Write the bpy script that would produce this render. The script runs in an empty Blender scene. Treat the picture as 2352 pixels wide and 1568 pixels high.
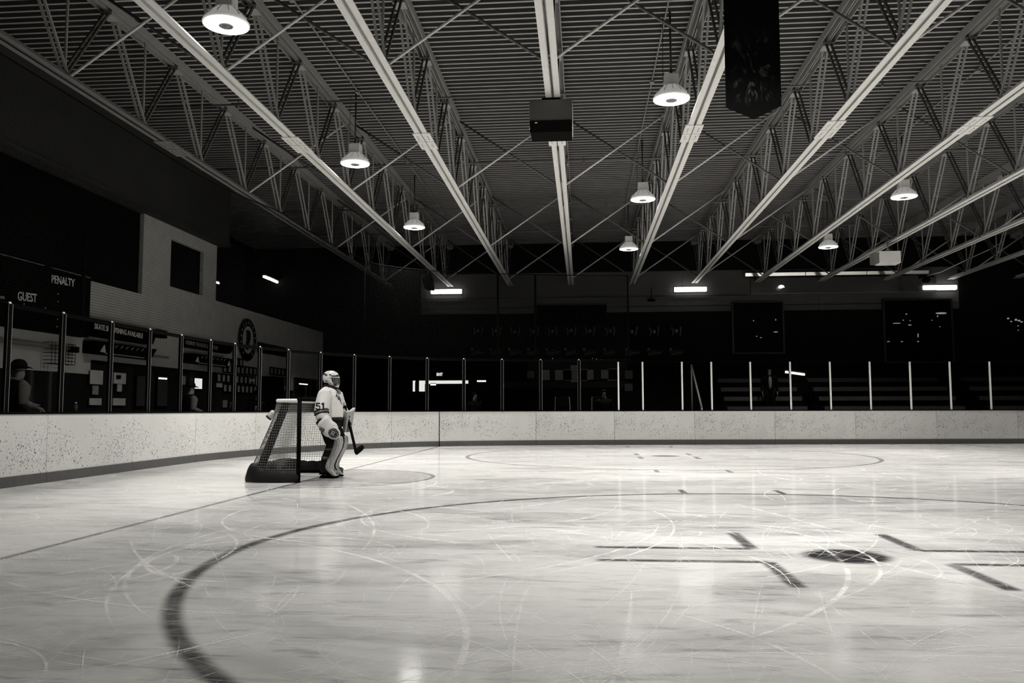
import bpy, bmesh, math, random
from mathutils import Vector, Matrix, Euler, noise
from mathutils.bvhtree import BVHTree
random.seed(7)
sc = bpy.context.scene
COL = sc.collection
PI = math.pi
V = Vector

# ------------------------------------------------------------------ camera
W, H = 2352, 1568
F, YAW, PITCH, ROLL = 1929.0, 0.0840, 0.0810, -0.0020
CAM = V((4.222, -13.225, 1.071))
FW = V((-math.sin(YAW) * math.cos(PITCH), math.cos(YAW) * math.cos(PITCH), math.sin(PITCH)))
_r = V((math.cos(YAW), math.sin(YAW), 0)); _u = _r.cross(FW)
RT = _r * math.cos(ROLL) + _u * math.sin(ROLL)
UP = -_r * math.sin(ROLL) + _u * math.cos(ROLL)
cd = bpy.data.cameras.new('camera'); cam = bpy.data.objects.new('camera', cd); COL.objects.link(cam)
cd.sensor_width = 36; cd.lens = F / W * 36; cd.clip_start = 0.05; cd.clip_end = 200
cam.matrix_world = Matrix(((RT.x, UP.x, -FW.x, CAM.x), (RT.y, UP.y, -FW.y, CAM.y), (RT.z, UP.z, -FW.z, CAM.z), (0, 0, 0, 1)))
sc.camera = cam
sc.view_settings.view_transform = 'Standard'
try: sc.view_settings.look = 'None'
except Exception: pass
sc.view_settings.gamma = 1; sc.view_settings.exposure = 0.0; sc.view_settings.use_curve_mapping = False

def ray(x, y): return FW + RT * ((x - W / 2) / F) - UP * ((y - H / 2) / F)
def at_x(x, y, X): d = ray(x, y); return CAM + d * ((X - CAM.x) / d.x)
def at_y(x, y, Y): d = ray(x, y); return CAM + d * ((Y - CAM.y) / d.y)
def at_z(x, y, Z): d = ray(x, y); return CAM + d * ((Z - CAM.z) / d.z)

# ------------------------------------------------------------------ materials
def newmat(name):
    m = bpy.data.materials.new(name); m.use_nodes = True
    nt = m.node_tree; nt.nodes.clear()
    return m, nt
class NT:
    def __init__(s, nt): s.nt = nt
    def n(s, t, **kw):
        nd = s.nt.nodes.new(t)
        for k, v in kw.items(): setattr(nd, k, v)
        return nd
    def link(s, a, b): s.nt.links.new(a, b)
    def val(s, sock, v):
        if isinstance(v, (int, float)): sock.default_value = v
        elif isinstance(v, (tuple, list)): sock.default_value = v
        else: s.link(v, sock)
    def m(s, op, a, b=0.0, c=0.0, clamp=False):
        nd = s.n('ShaderNodeMath', operation=op); nd.use_clamp = clamp
        s.val(nd.inputs[0], a); s.val(nd.inputs[1], b); s.val(nd.inputs[2], c)
        return nd.outputs[0]
    def ss(s, x, e0, e1, a=0.0, b=1.0):
        nd = s.n('ShaderNodeMapRange', interpolation_type='SMOOTHSTEP')
        s.val(nd.inputs[0], x); nd.inputs[1].default_value = e0; nd.inputs[2].default_value = e1
        nd.inputs[3].default_value = a; nd.inputs[4].default_value = b
        return nd.outputs[0]
    def mapping(s, vec, loc=(0, 0, 0), rot=(0, 0, 0), scale=(1, 1, 1)):
        nd = s.n('ShaderNodeMapping'); s.link(vec, nd.inputs[0])
        nd.inputs[1].default_value = loc; nd.inputs[2].default_value = rot; nd.inputs[3].default_value = scale
        return nd.outputs[0]
    def noise(s, vec, scale, detail=3, rough=.55, dist=0.0):
        nd = s.n('ShaderNodeTexNoise'); s.link(vec, nd.inputs['Vector'])
        nd.inputs['Scale'].default_value = scale; nd.inputs['Detail'].default_value = detail
        nd.inputs['Roughness'].default_value = rough; nd.inputs['Distortion'].default_value = dist
        return nd.outputs['Fac']
    def gray(s, f):
        nd = s.n('ShaderNodeCombineColor')
        for i, k in enumerate((1.0, .985, .95)):
            s.val(nd.inputs[i], s.m('MULTIPLY', f, k) if not isinstance(f, (int, float)) else f * k)
        return nd.outputs[0]
    def out(s, sh): o = s.n('ShaderNodeOutputMaterial'); s.link(sh, o.inputs[0])
    def bsdf(s, color, rough=.6, spec=.4, metal=0.0, bump=None, bstr=.3, bdist=.01):
        b = s.n('ShaderNodeBsdfPrincipled'); s.val(b.inputs['Base Color'], color); s.val(b.inputs['Roughness'], rough)
        s.val(b.inputs['Specular IOR Level'], spec); s.val(b.inputs['Metallic'], metal)
        if bump is not None:
            bp = s.n('ShaderNodeBump'); bp.inputs['Strength'].default_value = bstr; bp.inputs['Distance'].default_value = bdist
            s.link(bump, bp.inputs['Height']); s.link(bp.outputs[0], b.inputs['Normal'])
        return b.outputs[0]
def tc(N, which='Object'): return N.n('ShaderNodeTexCoord').outputs[which]
def g3(v): return (v, v * .99, v * .965, 1)
def plain(name, v, rough=.6, spec=.35, metal=0.0, mott=.12, scale=6.0, bump=0.0):
    """painted / moulded surface with slight mottling"""
    m, nt = newmat(name); N = NT(nt)
    nz = N.noise(tc(N), scale, 4)
    f = N.m('MULTIPLY', N.m('ADD', N.m('MULTIPLY', N.m('SUBTRACT', nz, .5), mott * 2), 1.0), v)
    N.out(N.bsdf(N.gray(f), rough, spec, metal, nz if bump else None, bump, .01))
    return m
def emis(name, s, c=(1, .985, .95)):
    m, nt = newmat(name); N = NT(nt)
    e = N.n('ShaderNodeEmission'); e.inputs[0].default_value = (*c, 1); e.inputs[1].default_value = s
    N.out(e.outputs[0]); return m

LAMP = 20.0
M = {}
M['steel'] = plain('painted_steel', .58, .5, .4, mott=.12, scale=9)
M['darkbar'] = plain('darker_bar_steel', .07, .6)  # darker tone for one set of web diagonals and the falling braces
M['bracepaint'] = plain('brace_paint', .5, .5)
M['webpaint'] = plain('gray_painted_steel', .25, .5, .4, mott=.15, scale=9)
M['dimsteel'] = plain('darker_gray_steel', .13, .6, mott=.2)  # darker gray for the first truss's lower chord, its plates and the pipes
M['flute'] = plain('shaded_flute', .052, .5, .3, mott=.2, scale=2)  # shadow inside the recesses between ribs put into the color
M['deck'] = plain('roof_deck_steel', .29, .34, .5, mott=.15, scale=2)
M['darksteel'] = plain('dark_steel', .03, .5)
M['black'] = plain('black_paint', .003, .7, .02)
M['blackcloth'] = plain('black_fabric', .006, .9, .1, bump=.3, scale=30)
M['blackgloss'] = plain('dark_window', .002, .5, .05)
M['kick'] = plain('kick_plate', .075, .5, mott=.25, scale=8)
M['alu'] = plain('bright_aluminium', .85, .4, .5, mott=.05)
M['postedge'] = plain('dull_aluminium', .22, .5, .3, .3)
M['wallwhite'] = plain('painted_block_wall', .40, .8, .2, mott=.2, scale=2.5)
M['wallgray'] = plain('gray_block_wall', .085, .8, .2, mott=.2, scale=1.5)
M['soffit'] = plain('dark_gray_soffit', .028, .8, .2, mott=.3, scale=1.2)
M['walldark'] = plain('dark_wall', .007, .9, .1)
M['concrete'] = plain('dark_rubber_floor', .02, .8, .2)
M['paper'] = plain('paper', .24, .7, .2, mott=.6, scale=14)
M['white'] = plain('white_plastic', .8, .4, .4, mott=.06)
M['grayplastic'] = plain('gray_plastic', .16, .5)
M['letter'] = plain('pale_lettering', .62, .6, mott=.3, scale=20)
M['faintprint'] = plain('faint_print', .13, .7, .1, mott=.6, scale=20)
M['letterdim'] = plain('dim_lettering', .24, .6, mott=.5, scale=20)
M['speakerface'] = plain('speaker_face', .14, .6, mott=.1, scale=40)
M['lens'] = emis('lamp_lens', LAMP); M['lensdim'] = emis('aged_lamp_lens', LAMP * .35); M['lensmid'] = emis('older_lamp_lens', LAMP * .7)
M['tube'] = emis('fluorescent_diffuser', 5.0)
M['dimglow'] = emis('small_bar_glow', 1.6)
M['exit'] = emis('exit_letters', 1.1)
M['window'] = emis('lit_room_panel', .9)
M['bulb'] = emis('small_spot_glow', .22)
M['skin'] = plain('skin', .09, .6, .3, mott=.1)
M['jersey'] = plain('white_jersey', .68, .85, .15, mott=.08, scale=5)
M['jerseytrim'] = plain('black_jersey_trim', .012, .85, .15)
M['padwhite'] = plain('worn_white_leather', .55, .55, .3, mott=.25, scale=12)
M['blockerskin'] = plain('scuffed_gray_leather', .30, .6, .3, mott=.5, scale=14)
M['padgray'] = plain('gray_leather', .09, .6, .3, mott=.3, scale=12)
M['sweater'] = plain('gray_sweatshirt', .06, .9, .1, mott=.3, scale=20)
M['twine'] = plain('net_twine', .15, .8, .2)
M['canvas'] = plain('white_canvas', .75, .8, .2, mott=.15, scale=15)
M['skirt'] = plain('dark_goal_skirt', .008, .6, .15, mott=.5, scale=8, bump=.4)
M['cagewire'] = plain('dark_cage_wire', .16, .4, .4, .3)
M['chrome'] = plain('metal_pole', .5, .3, .5, .8)

def mat_glass():
    m, nt = newmat('rink_glass'); N = NT(nt)
    t = N.n('ShaderNodeBsdfTransparent'); t.inputs[0].default_value = (.95, .95, .94, 1)
    g = N.n('ShaderNodeBsdfGlossy'); g.inputs['Roughness'].default_value = .03
    lw = N.n('ShaderNodeLayerWeight'); lw.inputs[0].default_value = .5
    fr = N.m('MULTIPLY_ADD', N.m('POWER', lw.outputs['Facing'], 5.0), .35, .012)
    x = N.n('ShaderNodeMixShader'); N.link(fr, x.inputs[0]); N.link(t.outputs[0], x.inputs[1]); N.link(g.outputs[0], x.inputs[2])
    N.out(x.outputs[0]); return m
M['glass'] = mat_glass()
def mat_net(cell=.045, w=.0048):
    m, nt = newmat('knotted_net'); N = NT(nt)
    uv = N.n('ShaderNodeSeparateXYZ'); N.link(tc(N, 'UV'), uv.inputs[0])
    def ln(s):
        f = N.m('FRACT', N.m('DIVIDE', s, cell))
        return N.m('LESS_THAN', N.m('ABSOLUTE', N.m('SUBTRACT', f, .5)), w / cell / 2)
    k = N.m('MAXIMUM', ln(uv.outputs[0]), ln(uv.outputs[1]))
    t = N.n('ShaderNodeBsdfTransparent'); b = N.bsdf(g3(.005), .9, .0)
    x = N.n('ShaderNodeMixShader'); N.link(k, x.inputs[0]); N.link(t.outputs[0], x.inputs[1]); N.link(b, x.inputs[2])
    N.out(x.outputs[0]); return m
M['net'] = mat_net()
def mat_board():
    m, nt = newmat('board_facing'); N = NT(nt); o = tc(N)
    sp = N.n('ShaderNodeSeparateXYZ'); N.link(o, sp.inputs[0])
    big = N.noise(o, .8, 2)
    f = N.m('ADD', .60, N.m('MULTIPLY', N.m('SUBTRACT', big, .5), .22))
    zmask = N.m('MULTIPLY', N.ss(sp.outputs[2], .98, .62), N.ss(sp.outputs[2], .12, .34))
    left = N.ss(sp.outputs[0], 1.5, -3.6)
    dens = N.m('MULTIPLY', N.m('MULTIPLY_ADD', zmask, .8, .2), N.ss(N.noise(o, 1.3, 3), .36, .62))
    dens = N.m('MULTIPLY', dens, N.m('MULTIPLY_ADD', left, .80, .20))
    tot = None
    for sc_, rot, th in ((30, .3, .42), (46, 1.1, .44), (17, .7, .24), (70, .5, .44)):
        v = N.n('ShaderNodeTexVoronoi'); mp = N.mapping(o, (sc_, 0, 0), (rot, rot * .6, rot), (1, 1, 1.0))
        wob = N.n('ShaderNodeVectorMath', operation='ADD'); N.link(mp, wob.inputs[0])
        nn = N.n('ShaderNodeTexNoise'); N.link(o, nn.inputs[0]); nn.inputs['Scale'].default_value = 40
        sv = N.n('ShaderNodeVectorMath', operation='SCALE'); N.link(nn.outputs['Color'], sv.inputs[0]); sv.inputs[3].default_value = .035
        N.link(sv.outputs[0], wob.inputs[1]); N.link(wob.outputs[0], v.inputs['Vector']); v.inputs['Scale'].default_value = sc_
        sepc = N.n('ShaderNodeSeparateColor'); N.link(v.outputs['Color'], sepc.inputs[0])
        on = N.m('LESS_THAN', sepc.outputs[0], N.m('MULTIPLY', dens, 1.25))
        rad = N.m('MULTIPLY', N.m('MULTIPLY_ADD', sepc.outputs[1], .7, .3), th)
        k = N.m('MULTIPLY', on, N.m('LESS_THAN', v.outputs['Distance'], rad))
        k = N.m('MULTIPLY', k, N.m('MULTIPLY_ADD', sepc.outputs[2], .3, .7))
        tot = k if tot is None else N.m('MAXIMUM', tot, k)
    f = N.m('MULTIPLY', f, N.m('SUBTRACT', 1.0, N.m('MULTIPLY', tot, .92)))
    N.out(N.bsdf(N.gray(f), .45, .4)); return m
M['board'] = mat_board()
def mat_ice():
    m, nt = newmat('skated_ice'); N = NT(nt); o = tc(N)
    s = N.n('ShaderNodeSeparateXYZ'); N.link(o, s.inputs[0]); x, y = s.outputs[0], s.outputs[1]
    wv = N.noise(o, 3.5, 3)
    def dist(cx, cy, wob=.0):
        dx = N.m('SUBTRACT', x, cx); dy = N.m('SUBTRACT', y, cy)
        return N.m('SQRT', N.m('ADD', N.m('MULTIPLY', dx, dx), N.m('MULTIPLY', dy, dy)))
    def mx(*a):
        r = a[0]
        for b in a[1:]: r = N.m('MAXIMUM', r, b)
        return r
    def band(d, w, blur): return N.ss(N.m('ABSOLUTE', d), w + blur, max(w - blur * .4, 0), 0, 1)
    def seg(x0, y0, x1, y1, w, blur):   # axis aligned strip
        if abs(x1 - x0) < 1e-6:
            return N.m('MULTIPLY', band(N.m('SUBTRACT', x, x0), w, blur), N.m('MULTIPLY', N.ss(y, y0 - .04, y0 + .04), N.ss(y, y1 + .04, y1 - .04)))
        return N.m('MULTIPLY', band(N.m('SUBTRACT', y, y0), w, blur), N.m('MULTIPLY', N.ss(x, x0 - .04, x0 + .04), N.ss(x, x1 + .04, x1 - .04)))
    C1, C2 = (6.13, -6.80), (6.11, 6.54)
    marks = [band(N.m('SUBTRACT', dist(*C1), 4.57), .035, .05), band(N.m('SUBTRACT', dist(*C2), 4.57), .03, .04), band(x, .022, .035)]
    dots = mx(N.ss(dist(*C1), .36, .24), N.ss(dist(*C2), .36, .24))
    for cx, cy in (C1, C2):
        for sx in (-1, 1):
            for sy in (-1, 1):
                xa, xb = (cx + sx * .62, cx + sx * 1.82)
                yy = cy + sy * .285
                marks.append(seg(min(xa, xb), yy, max(xa, xb), yy, .035, .04))
                y0, y1 = yy, yy + sy * .85
                marks.append(seg(cx + sx * .62, min(y0, y1), cx + sx * .62, max(y0, y1), .04, .04))
            for sy in (-1, 1):
                y0, y1 = cy + sy * 4.57, cy + sy * 5.1
                marks.append(seg(cx + sx * .62, min(y0, y1), cx + sx * .62, max(y0, y1), .03, .03))
    mk = mx(*marks)
    dc = dist(0, 0)
    inx = N.ss(x, -.02, .03)
    mk = mx(mk, N.m('MULTIPLY', band(N.m('SUBTRACT', dc, 1.83), .022, .03), inx))
    crease = N.m('MULTIPLY', N.m('MULTIPLY', N.ss(dc, 1.85, 1.78), inx), .34)
    # broad grey worn areas, drawn out along the rink
    m1 = N.mapping(o, (0, 0, 0), (0, 0, .12), (.55, 1.5, 1))
    pat = N.ss(N.noise(m1, .9, 6, .62, .8), .42, .72)
    m2 = N.mapping(o, (3, 1, 0), (0, 0, -.08), (.8, 3.2, 1))
    pat2 = N.ss(N.noise(m2, 1.1, 6, .65, .5), .56, .78)
    m3 = N.mapping(o, (5, 2, 0), (0, 0, .05), (.9, 4.5, 1))
    pat3 = N.ss(N.noise(m3, 2.4, 6, .7, .6), .50, .74)
    wear = N.m('MINIMUM', N.m('ADD', N.m('ADD', N.m('MULTIPLY', pat, .27), N.m('MULTIPLY', pat2, .34)), N.m('MULTIPLY', pat3, .28)), .52)
    # skate cuts: thin light lines and arcs at several scales and headings
    cuts = None
    for i, (sc_, rz, st, th, amp) in enumerate(((1.3, 2.2, .4, .007, .4), (2.1, .9, .5, .008, .4))):
        wr = N.n('ShaderNodeTexNoise'); N.link(N.mapping(o, (i * 7.1, i, 0)), wr.inputs[0]); wr.inputs['Scale'].default_value = .35; wr.inputs['Detail'].default_value = 1
        sv = N.n('ShaderNodeVectorMath', operation='SCALE'); N.link(wr.outputs['Color'], sv.inputs[0]); sv.inputs[3].default_value = 3.0
        ad = N.n('ShaderNodeVectorMath', operation='ADD'); N.link(o, ad.inputs[0]); N.link(sv.outputs[0], ad.inputs[1])
        mp = N.mapping(ad.outputs[0], (i * 3.3, i * 1.7, 0), (0, 0, rz), (st, 1, 1))
        v = N.n('ShaderNodeTexVoronoi', feature='DISTANCE_TO_EDGE'); N.link(mp, v.inputs['Vector']); v.inputs['Scale'].default_value = sc_
        br = N.ss(N.noise(N.mapping(o, (i * 5, 9, 0)), .7, 3), .47, .62)
        k = N.m('MULTIPLY', N.m('MULTIPLY', N.ss(v.outputs['Distance'], th * sc_, th * sc_ * .25), br), amp)
        cuts = k if cuts is None else N.m('MAXIMUM', cuts, k)
    fine = N.m('MULTIPLY', N.ss(N.noise(N.mapping(o, (0, 0, 0), (0, 0, .5), (2, 26, 1)), 3.0, 3, .6, .6), .63, .72), .30)
    cuts = N.m('MAXIMUM', cuts, fine)
    spk = N.ss(N.noise(o, 42, 2), .60, .74)
    scuff = N.ss(N.noise(N.mapping(o, (1, 1, 0), (0, 0, .2), (1.0, 2, 1)), 3.2, 6, .7), .35, .75)
    mkk = N.m('MULTIPLY', mk, N.m('MULTIPLY_ADD', scuff, -.32, .97))
    dk = N.m('MULTIPLY', dots, N.m('MULTIPLY_ADD', scuff, -.16, 1.0))
    base = N.m('SUBTRACT', .76, wear)
    base = N.m('MULTIPLY', base, N.m('SUBTRACT', 1.0, crease))
    base = N.m('ADD', base, N.m('MULTIPLY', N.m('SUBTRACT', .9, base), N.m('MULTIPLY', cuts, .55)))
    dark = N.m('MULTIPLY', N.m('SUBTRACT', 1.0, N.m('MULTIPLY', cuts, .5)), N.m('MAXIMUM', N.m('MULTIPLY', mkk, .92), N.m('MULTIPLY', dk, .97)))
    base = N.m('MULTIPLY', base, N.m('SUBTRACT', 1.0, dark))
    base = N.m('MULTIPLY', base, N.m('MULTIPLY_ADD', spk, -.06, 1.0))
    rough = N.m('ADD', .062, N.m('ADD', N.m('MULTIPLY', cuts, .25), N.m('MULTIPLY', N.noise(o, 1.7, 4), .11)))
    hgt = N.m('ADD', N.m('MULTIPLY', cuts, -.5), N.m('MULTIPLY', N.noise(o, 30, 3), .5))
    N.out(N.bsdf(N.gray(base), rough, .21, 0, hgt, .05, .003)); return m
M['ice'] = mat_ice()
def mat_helmet():
    m, nt = newmat('painted_goalie_mask'); N = NT(nt); o = tc(N)
    mp = N.mapping(o, (.31, .2, .12), (0, .5, .2), (1, 1.4, 2.6))
    k = N.ss(N.noise(mp, 8, 2, .5, .9), .50, .53)
    f = N.m('MULTIPLY_ADD', k, -.66, .67)
    N.out(N.bsdf(N.gray(f), .3, .5)); return m
M['mask'] = mat_helmet()
def mat_pad(name, v):
    m, nt = newmat(name); N = NT(nt); o = tc(N)
    s = N.n('ShaderNodeSeparateXYZ'); N.link(o, s.inputs[0])
    st = N.m('SINE', N.m('MULTIPLY', N.m('ADD', s.outputs[1], N.m('MULTIPLY', N.noise(o, 5, 2), .04)), 115))
    k = N.ss(st, .1, .7)
    scf = N.ss(N.noise(N.mapping(o, scale=(1, 1, .25)), 38, 4), .42, .66)
    f = N.m('MULTIPLY', N.m('SUBTRACT', v, N.m('MULTIPLY', k, v * .38)), N.m('MULTIPLY_ADD', scf, -.40, 1.0))
    N.out(N.bsdf(N.gray(f), .55, .3)); return m
M['pad'] = mat_pad('striped_leg_pad', .40)
M['mirrorstrip'] = plain('mirror_strip_metal', .95, .14, .5, .95, mott=.2, scale=2)  # mirror metal for the added strip that catches the bright ice
M['glosspanel'] = plain('glossy_gray_panel', .06, .22, .6, mott=.2)
def mat_poster():
    m, nt = newmat('dark_poster_print'); N = NT(nt); o = tc(N)
    k = N.ss(N.noise(N.mapping(o, scale=(1, 1, .7)), 7, 5, .6, 1.2), .55, .75)
    s = N.n('ShaderNodeSeparateXYZ'); N.link(o, s.inputs[0])
    k = N.m('MULTIPLY', k, N.ss(s.outputs[2], -.1, .45))
    N.out(N.bsdf(N.gray(N.m('MULTIPLY_ADD', k, .05, .004)), .8, .1)); return m
M['poster'] = mat_poster()
def mat_banner():
    m, nt = newmat('dark_banner_print'); N = NT(nt); o = tc(N)
    s = N.n('ShaderNodeSeparateXYZ'); N.link(o, s.inputs[0])
    k = N.ss(N.noise(N.mapping(o, scale=(1.3, 1, .7)), 6, 5, .6, 1.6), .50, .80)
    inx = N.m('MULTIPLY', N.ss(N.m('ABSOLUTE', s.outputs[0]), .25, .16), N.m('MULTIPLY', N.ss(s.outputs[2], -1.55, -1.35), N.ss(s.outputs[2], -.55, -.9)))
    N.out(N.bsdf(N.gray(N.m('MULTIPLY_ADD', N.m('MULTIPLY', k, inx), .09, .003)), .9, .05)); return m
M['banner'] = mat_banner()

# ------------------------------------------------------------------ mesh helpers
class MB:
    def __init__(s): s.bm = bmesh.new()
    def box(s, c, size, rot=None):
        r = bmesh.ops.create_cube(s.bm, size=1.0); mtx = Matrix.Translation(V(c))
        if rot: mtx = mtx @ Euler(rot).to_matrix().to_4x4()
        mtx = mtx @ Matrix.Diagonal((*size, 1)); bmesh.ops.transform(s.bm, matrix=mtx, verts=r['verts']); return s
    def b2(s, a, b):
        a, b = V(a), V(b); return s.box((a + b) / 2, [abs(k) for k in (b - a)])
    def bar(s, a, b, w, h, upv=(0, 0, 1)):
        a, b = V(a), V(b); d = (b - a); L = d.length; d.normalize(); u = V(upv)
        sd = d.cross(u)
        if sd.length < 1e-4: sd = d.cross(V((1, 0, 0)))
        sd.normalize(); u = sd.cross(d)
        mt = Matrix(((sd.x, d.x, u.x), (sd.y, d.y, u.y), (sd.z, d.z, u.z))).to_4x4(); mt.translation = (a + b) / 2
        r = bmesh.ops.create_cube(s.bm, size=1.0)
        bmesh.ops.transform(s.bm, matrix=mt @ Matrix.Diagonal((w, L, h, 1)), verts=r['verts']); return s
    def tube(s, pts, r, n=8, closed=False, cap=True):
        pts = [V(p) for p in pts]; m = len(pts); rs = r if isinstance(r, (list, tuple)) else [r] * m
        rings = []; pu = None
        for i, p in enumerate(pts):
            if closed: t = pts[(i + 1) % m] - pts[i - 1]
            else: t = pts[min(i + 1, m - 1)] - pts[max(i - 1, 0)]
            t.normalize()
            if pu is None: pu = t.orthogonal().normalized()
            pu = (pu - t * pu.dot(t));
            if pu.length < 1e-5: pu = t.orthogonal()
            pu.normalize(); w = t.cross(pu)
            rings.append([s.bm.verts.new(p + (pu * math.cos(2 * PI * k / n) + w * math.sin(2 * PI * k / n)) * rs[i]) for k in range(n)])
        for i in range(m if closed else m - 1):
            A, B = rings[i], rings[(i + 1) % m]
            for k in range(n): s.bm.faces.new((A[k], A[(k + 1) % n], B[(k + 1) % n], B[k]))
        if cap and not closed: s.bm.faces.new(rings[0][::-1]); s.bm.faces.new(rings[-1])
        return s
    def lathe(s, prof, c=(0, 0, 0), n=32, close=True):
        c = V(c); rings = []
        for r, z in prof: rings.append([s.bm.verts.new(c + V((r * math.cos(2 * PI * k / n), r * math.sin(2 * PI * k / n), z))) for k in range(n)] if r > 1e-6 else [s.bm.verts.new(c + V((0, 0, z)))])
        for A, B in zip(rings, rings[1:]):
            for k in range(n):
                j = (k + 1) % n
                if len(A) == 1 and len(B) == 1: continue
                if len(A) == 1: s.bm.faces.new((A[0], B[j], B[k]))
                elif len(B) == 1: s.bm.faces.new((A[k], A[j], B[0]))
                else: s.bm.faces.new((A[k], A[j], B[j], B[k]))
        return s
    def loft(s, rings, n=24, p=2.0):
        """rings: (centre, half a, half b, axis a, axis b)"""
        R = []
        for c, ha, hb, aa, bb in rings:
            c, aa, bb = V(c), V(aa), V(bb); ring = []
            for k in range(n):
                t = 2 * PI * k / n; ct, st = math.cos(t), math.sin(t)
                q = (abs(ct) ** p + abs(st) ** p) ** (-1 / p)
                ring.append(s.bm.verts.new(c + aa * (ha * ct * q) + bb * (hb * st * q)))
            R.append(ring)
        for A, B in zip(R, R[1:]):
            for k in range(n): s.bm.faces.new((A[k], A[(k + 1) % n], B[(k + 1) % n], B[k]))
        s.bm.faces.new(R[0][::-1]); s.bm.faces.new(R[-1]); return s
    def prism(s, poly, axis, a, b):
        """poly 2-D outline extruded along axis from a to b"""
        def mk(q, t): return V((t, q[0], q[1])) if axis == 'x' else V((q[0], t, q[1])) if axis == 'y' else V((q[0], q[1], t))
        A = [s.bm.verts.new(mk(q, a)) for q in poly]; B = [s.bm.verts.new(mk(q, b)) for q in poly]; n = len(poly)
        for k in range(n): s.bm.faces.new((A[k], A[(k + 1) % n], B[(k + 1) % n], B[k]))
        s.bm.faces.new(A[::-1]); s.bm.faces.new(B); return s
    def strip(s, pts, nrm, o0, o1, z0, z1):
        """closed bar following plan points, between offsets o0..o1 along the outward normals and heights z0..z1"""
        R = []
        for p, nn in zip(pts, nrm):
            R.append([s.bm.verts.new(V((p.x + nn.x * o, p.y + nn.y * o, z))) for o, z in ((o0, z0), (o1, z0), (o1, z1), (o0, z1))])
        for A, B in zip(R, R[1:]):
            for k in range(4): s.bm.faces.new((A[k], A[(k + 1) % 4], B[(k + 1) % 4], B[k]))
        s.bm.faces.new(R[0][::-1]); s.bm.faces.new(R[-1]); return s
    def mesh(s, name, smooth=False):
        bmesh.ops.recalc_face_normals(s.bm, faces=s.bm.faces)
        me = bpy.data.meshes.new(name); s.bm.to_mesh(me); s.bm.free()
        if smooth:
            for p in me.polygons: p.use_smooth = True
        return me
    def obj(s, name, mat, parent=None, smooth=False, bevel=0.0):
        me = s.mesh(name, smooth)
        return link(name, me, mat, parent, bevel)
def link(name, me, mat, parent=None, bevel=0.0):
    if mat is not None and not me.materials: me.materials.append(mat)
    if parent is not None:
        r = parent
        while r.parent: r = r.parent
        if r.name in WORLD: me.transform(Matrix.Translation(-r.location))
    o = bpy.data.objects.new(name, me); COL.objects.link(o)
    if parent is not None: o.parent = parent
    if bevel:
        b = o.modifiers.new('bevel', 'BEVEL'); b.width = bevel; b.segments = 2; b.limit_method = 'ANGLE'
    return o
def tag(o, label, cat, group=None, kind=None):
    o['label'] = label; o['category'] = cat
    if group: o['group'] = group
    if kind: o['kind'] = kind
    return o
def thing(name, label, cat, loc=(0, 0, 0), rz=0, group=None):
    o = bpy.data.objects.new(name, None); COL.objects.link(o); o.location = loc; o.rotation_euler = (0, 0, rz); o.empty_display_size = .1
    return tag(o, label, cat, group)
WORLD = set()   # things whose part meshes are written in world coordinates and moved to the Empty's own frame
def wthing(name, label, cat, loc, group=None):
    o = thing(name, label, cat, loc, 0, group); WORLD.add(o.name); return o
def struct(o): o['kind'] = 'structure'; return o
def dup(o, parent=None, loc=None):
    c = o.copy(); COL.objects.link(c)
    c.parent = parent
    if loc is not None: c.location = loc
    return c
def dup_tree(o, parent=None):
    c = dup(o, parent)
    for ch in list(o.children): dup_tree(ch, c)
    return c
def apply_mods(o):
    dg = bpy.context.evaluated_depsgraph_get(); me = bpy.data.meshes.new_from_object(o.evaluated_get(dg), depsgraph=dg)
    old = o.data; o.modifiers.clear(); o.data = me; bpy.data.meshes.remove(old)
    return o
def remesh(o, vox, smooth=4, fac=.5):
    r = o.modifiers.new('r', 'REMESH'); r.mode = 'VOXEL'; r.voxel_size = vox; r.use_smooth_shade = True
    if smooth:
        m = o.modifiers.new('s', 'SMOOTH'); m.factor = fac; m.iterations = smooth
    mats = list(o.data.materials); apply_mods(o)
    if not o.data.materials:
        for k in mats: o.data.materials.append(k)
    return o
def text_mesh(s, size, extrude=.004, bold=0.0, sx=1.0):
    c = bpy.data.curves.new('t', 'FONT'); c.body = s; c.size = size; c.extrude = extrude; c.offset = bold; c.align_x = 'CENTER'; c.align_y = 'CENTER'; c.resolution_u = 3
    o = bpy.data.objects.new('t', c); COL.objects.link(o)
    dg = bpy.context.evaluated_depsgraph_get(); me = bpy.data.meshes.new_from_object(o.evaluated_get(dg), depsgraph=dg)
    bpy.data.objects.remove(o); bpy.data.curves.remove(c); me.materials.clear()
    if sx != 1: me.transform(Matrix.Diagonal((sx, 1, 1, 1)))
    return me
def place_text(name, s, size, c, xd, yd, mat, parent=None, bold=0.0, sx=1.0, ext=.004):
    me = text_mesh(s, size, ext, bold, sx); x = V(xd).normalized(); y = V(yd).normalized(); z = x.cross(y)
    mt = Matrix(((x.x, y.x, z.x), (x.y, y.y, z.y), (x.z, y.z, z.z))).to_4x4(); mt.translation = V(c)
    me.transform(mt); return link(name, me, mat, parent)
ORD = ['first', 'second', 'third', 'fourth', 'fifth', 'sixth', 'seventh', 'eighth', 'ninth', 'tenth', 'eleventh', 'twelfth', 'thirteenth', 'fourteenth', 'fifteenth', 'sixteenth', 'seventeenth', 'eighteenth', 'nineteenth', 'twentieth']

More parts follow.
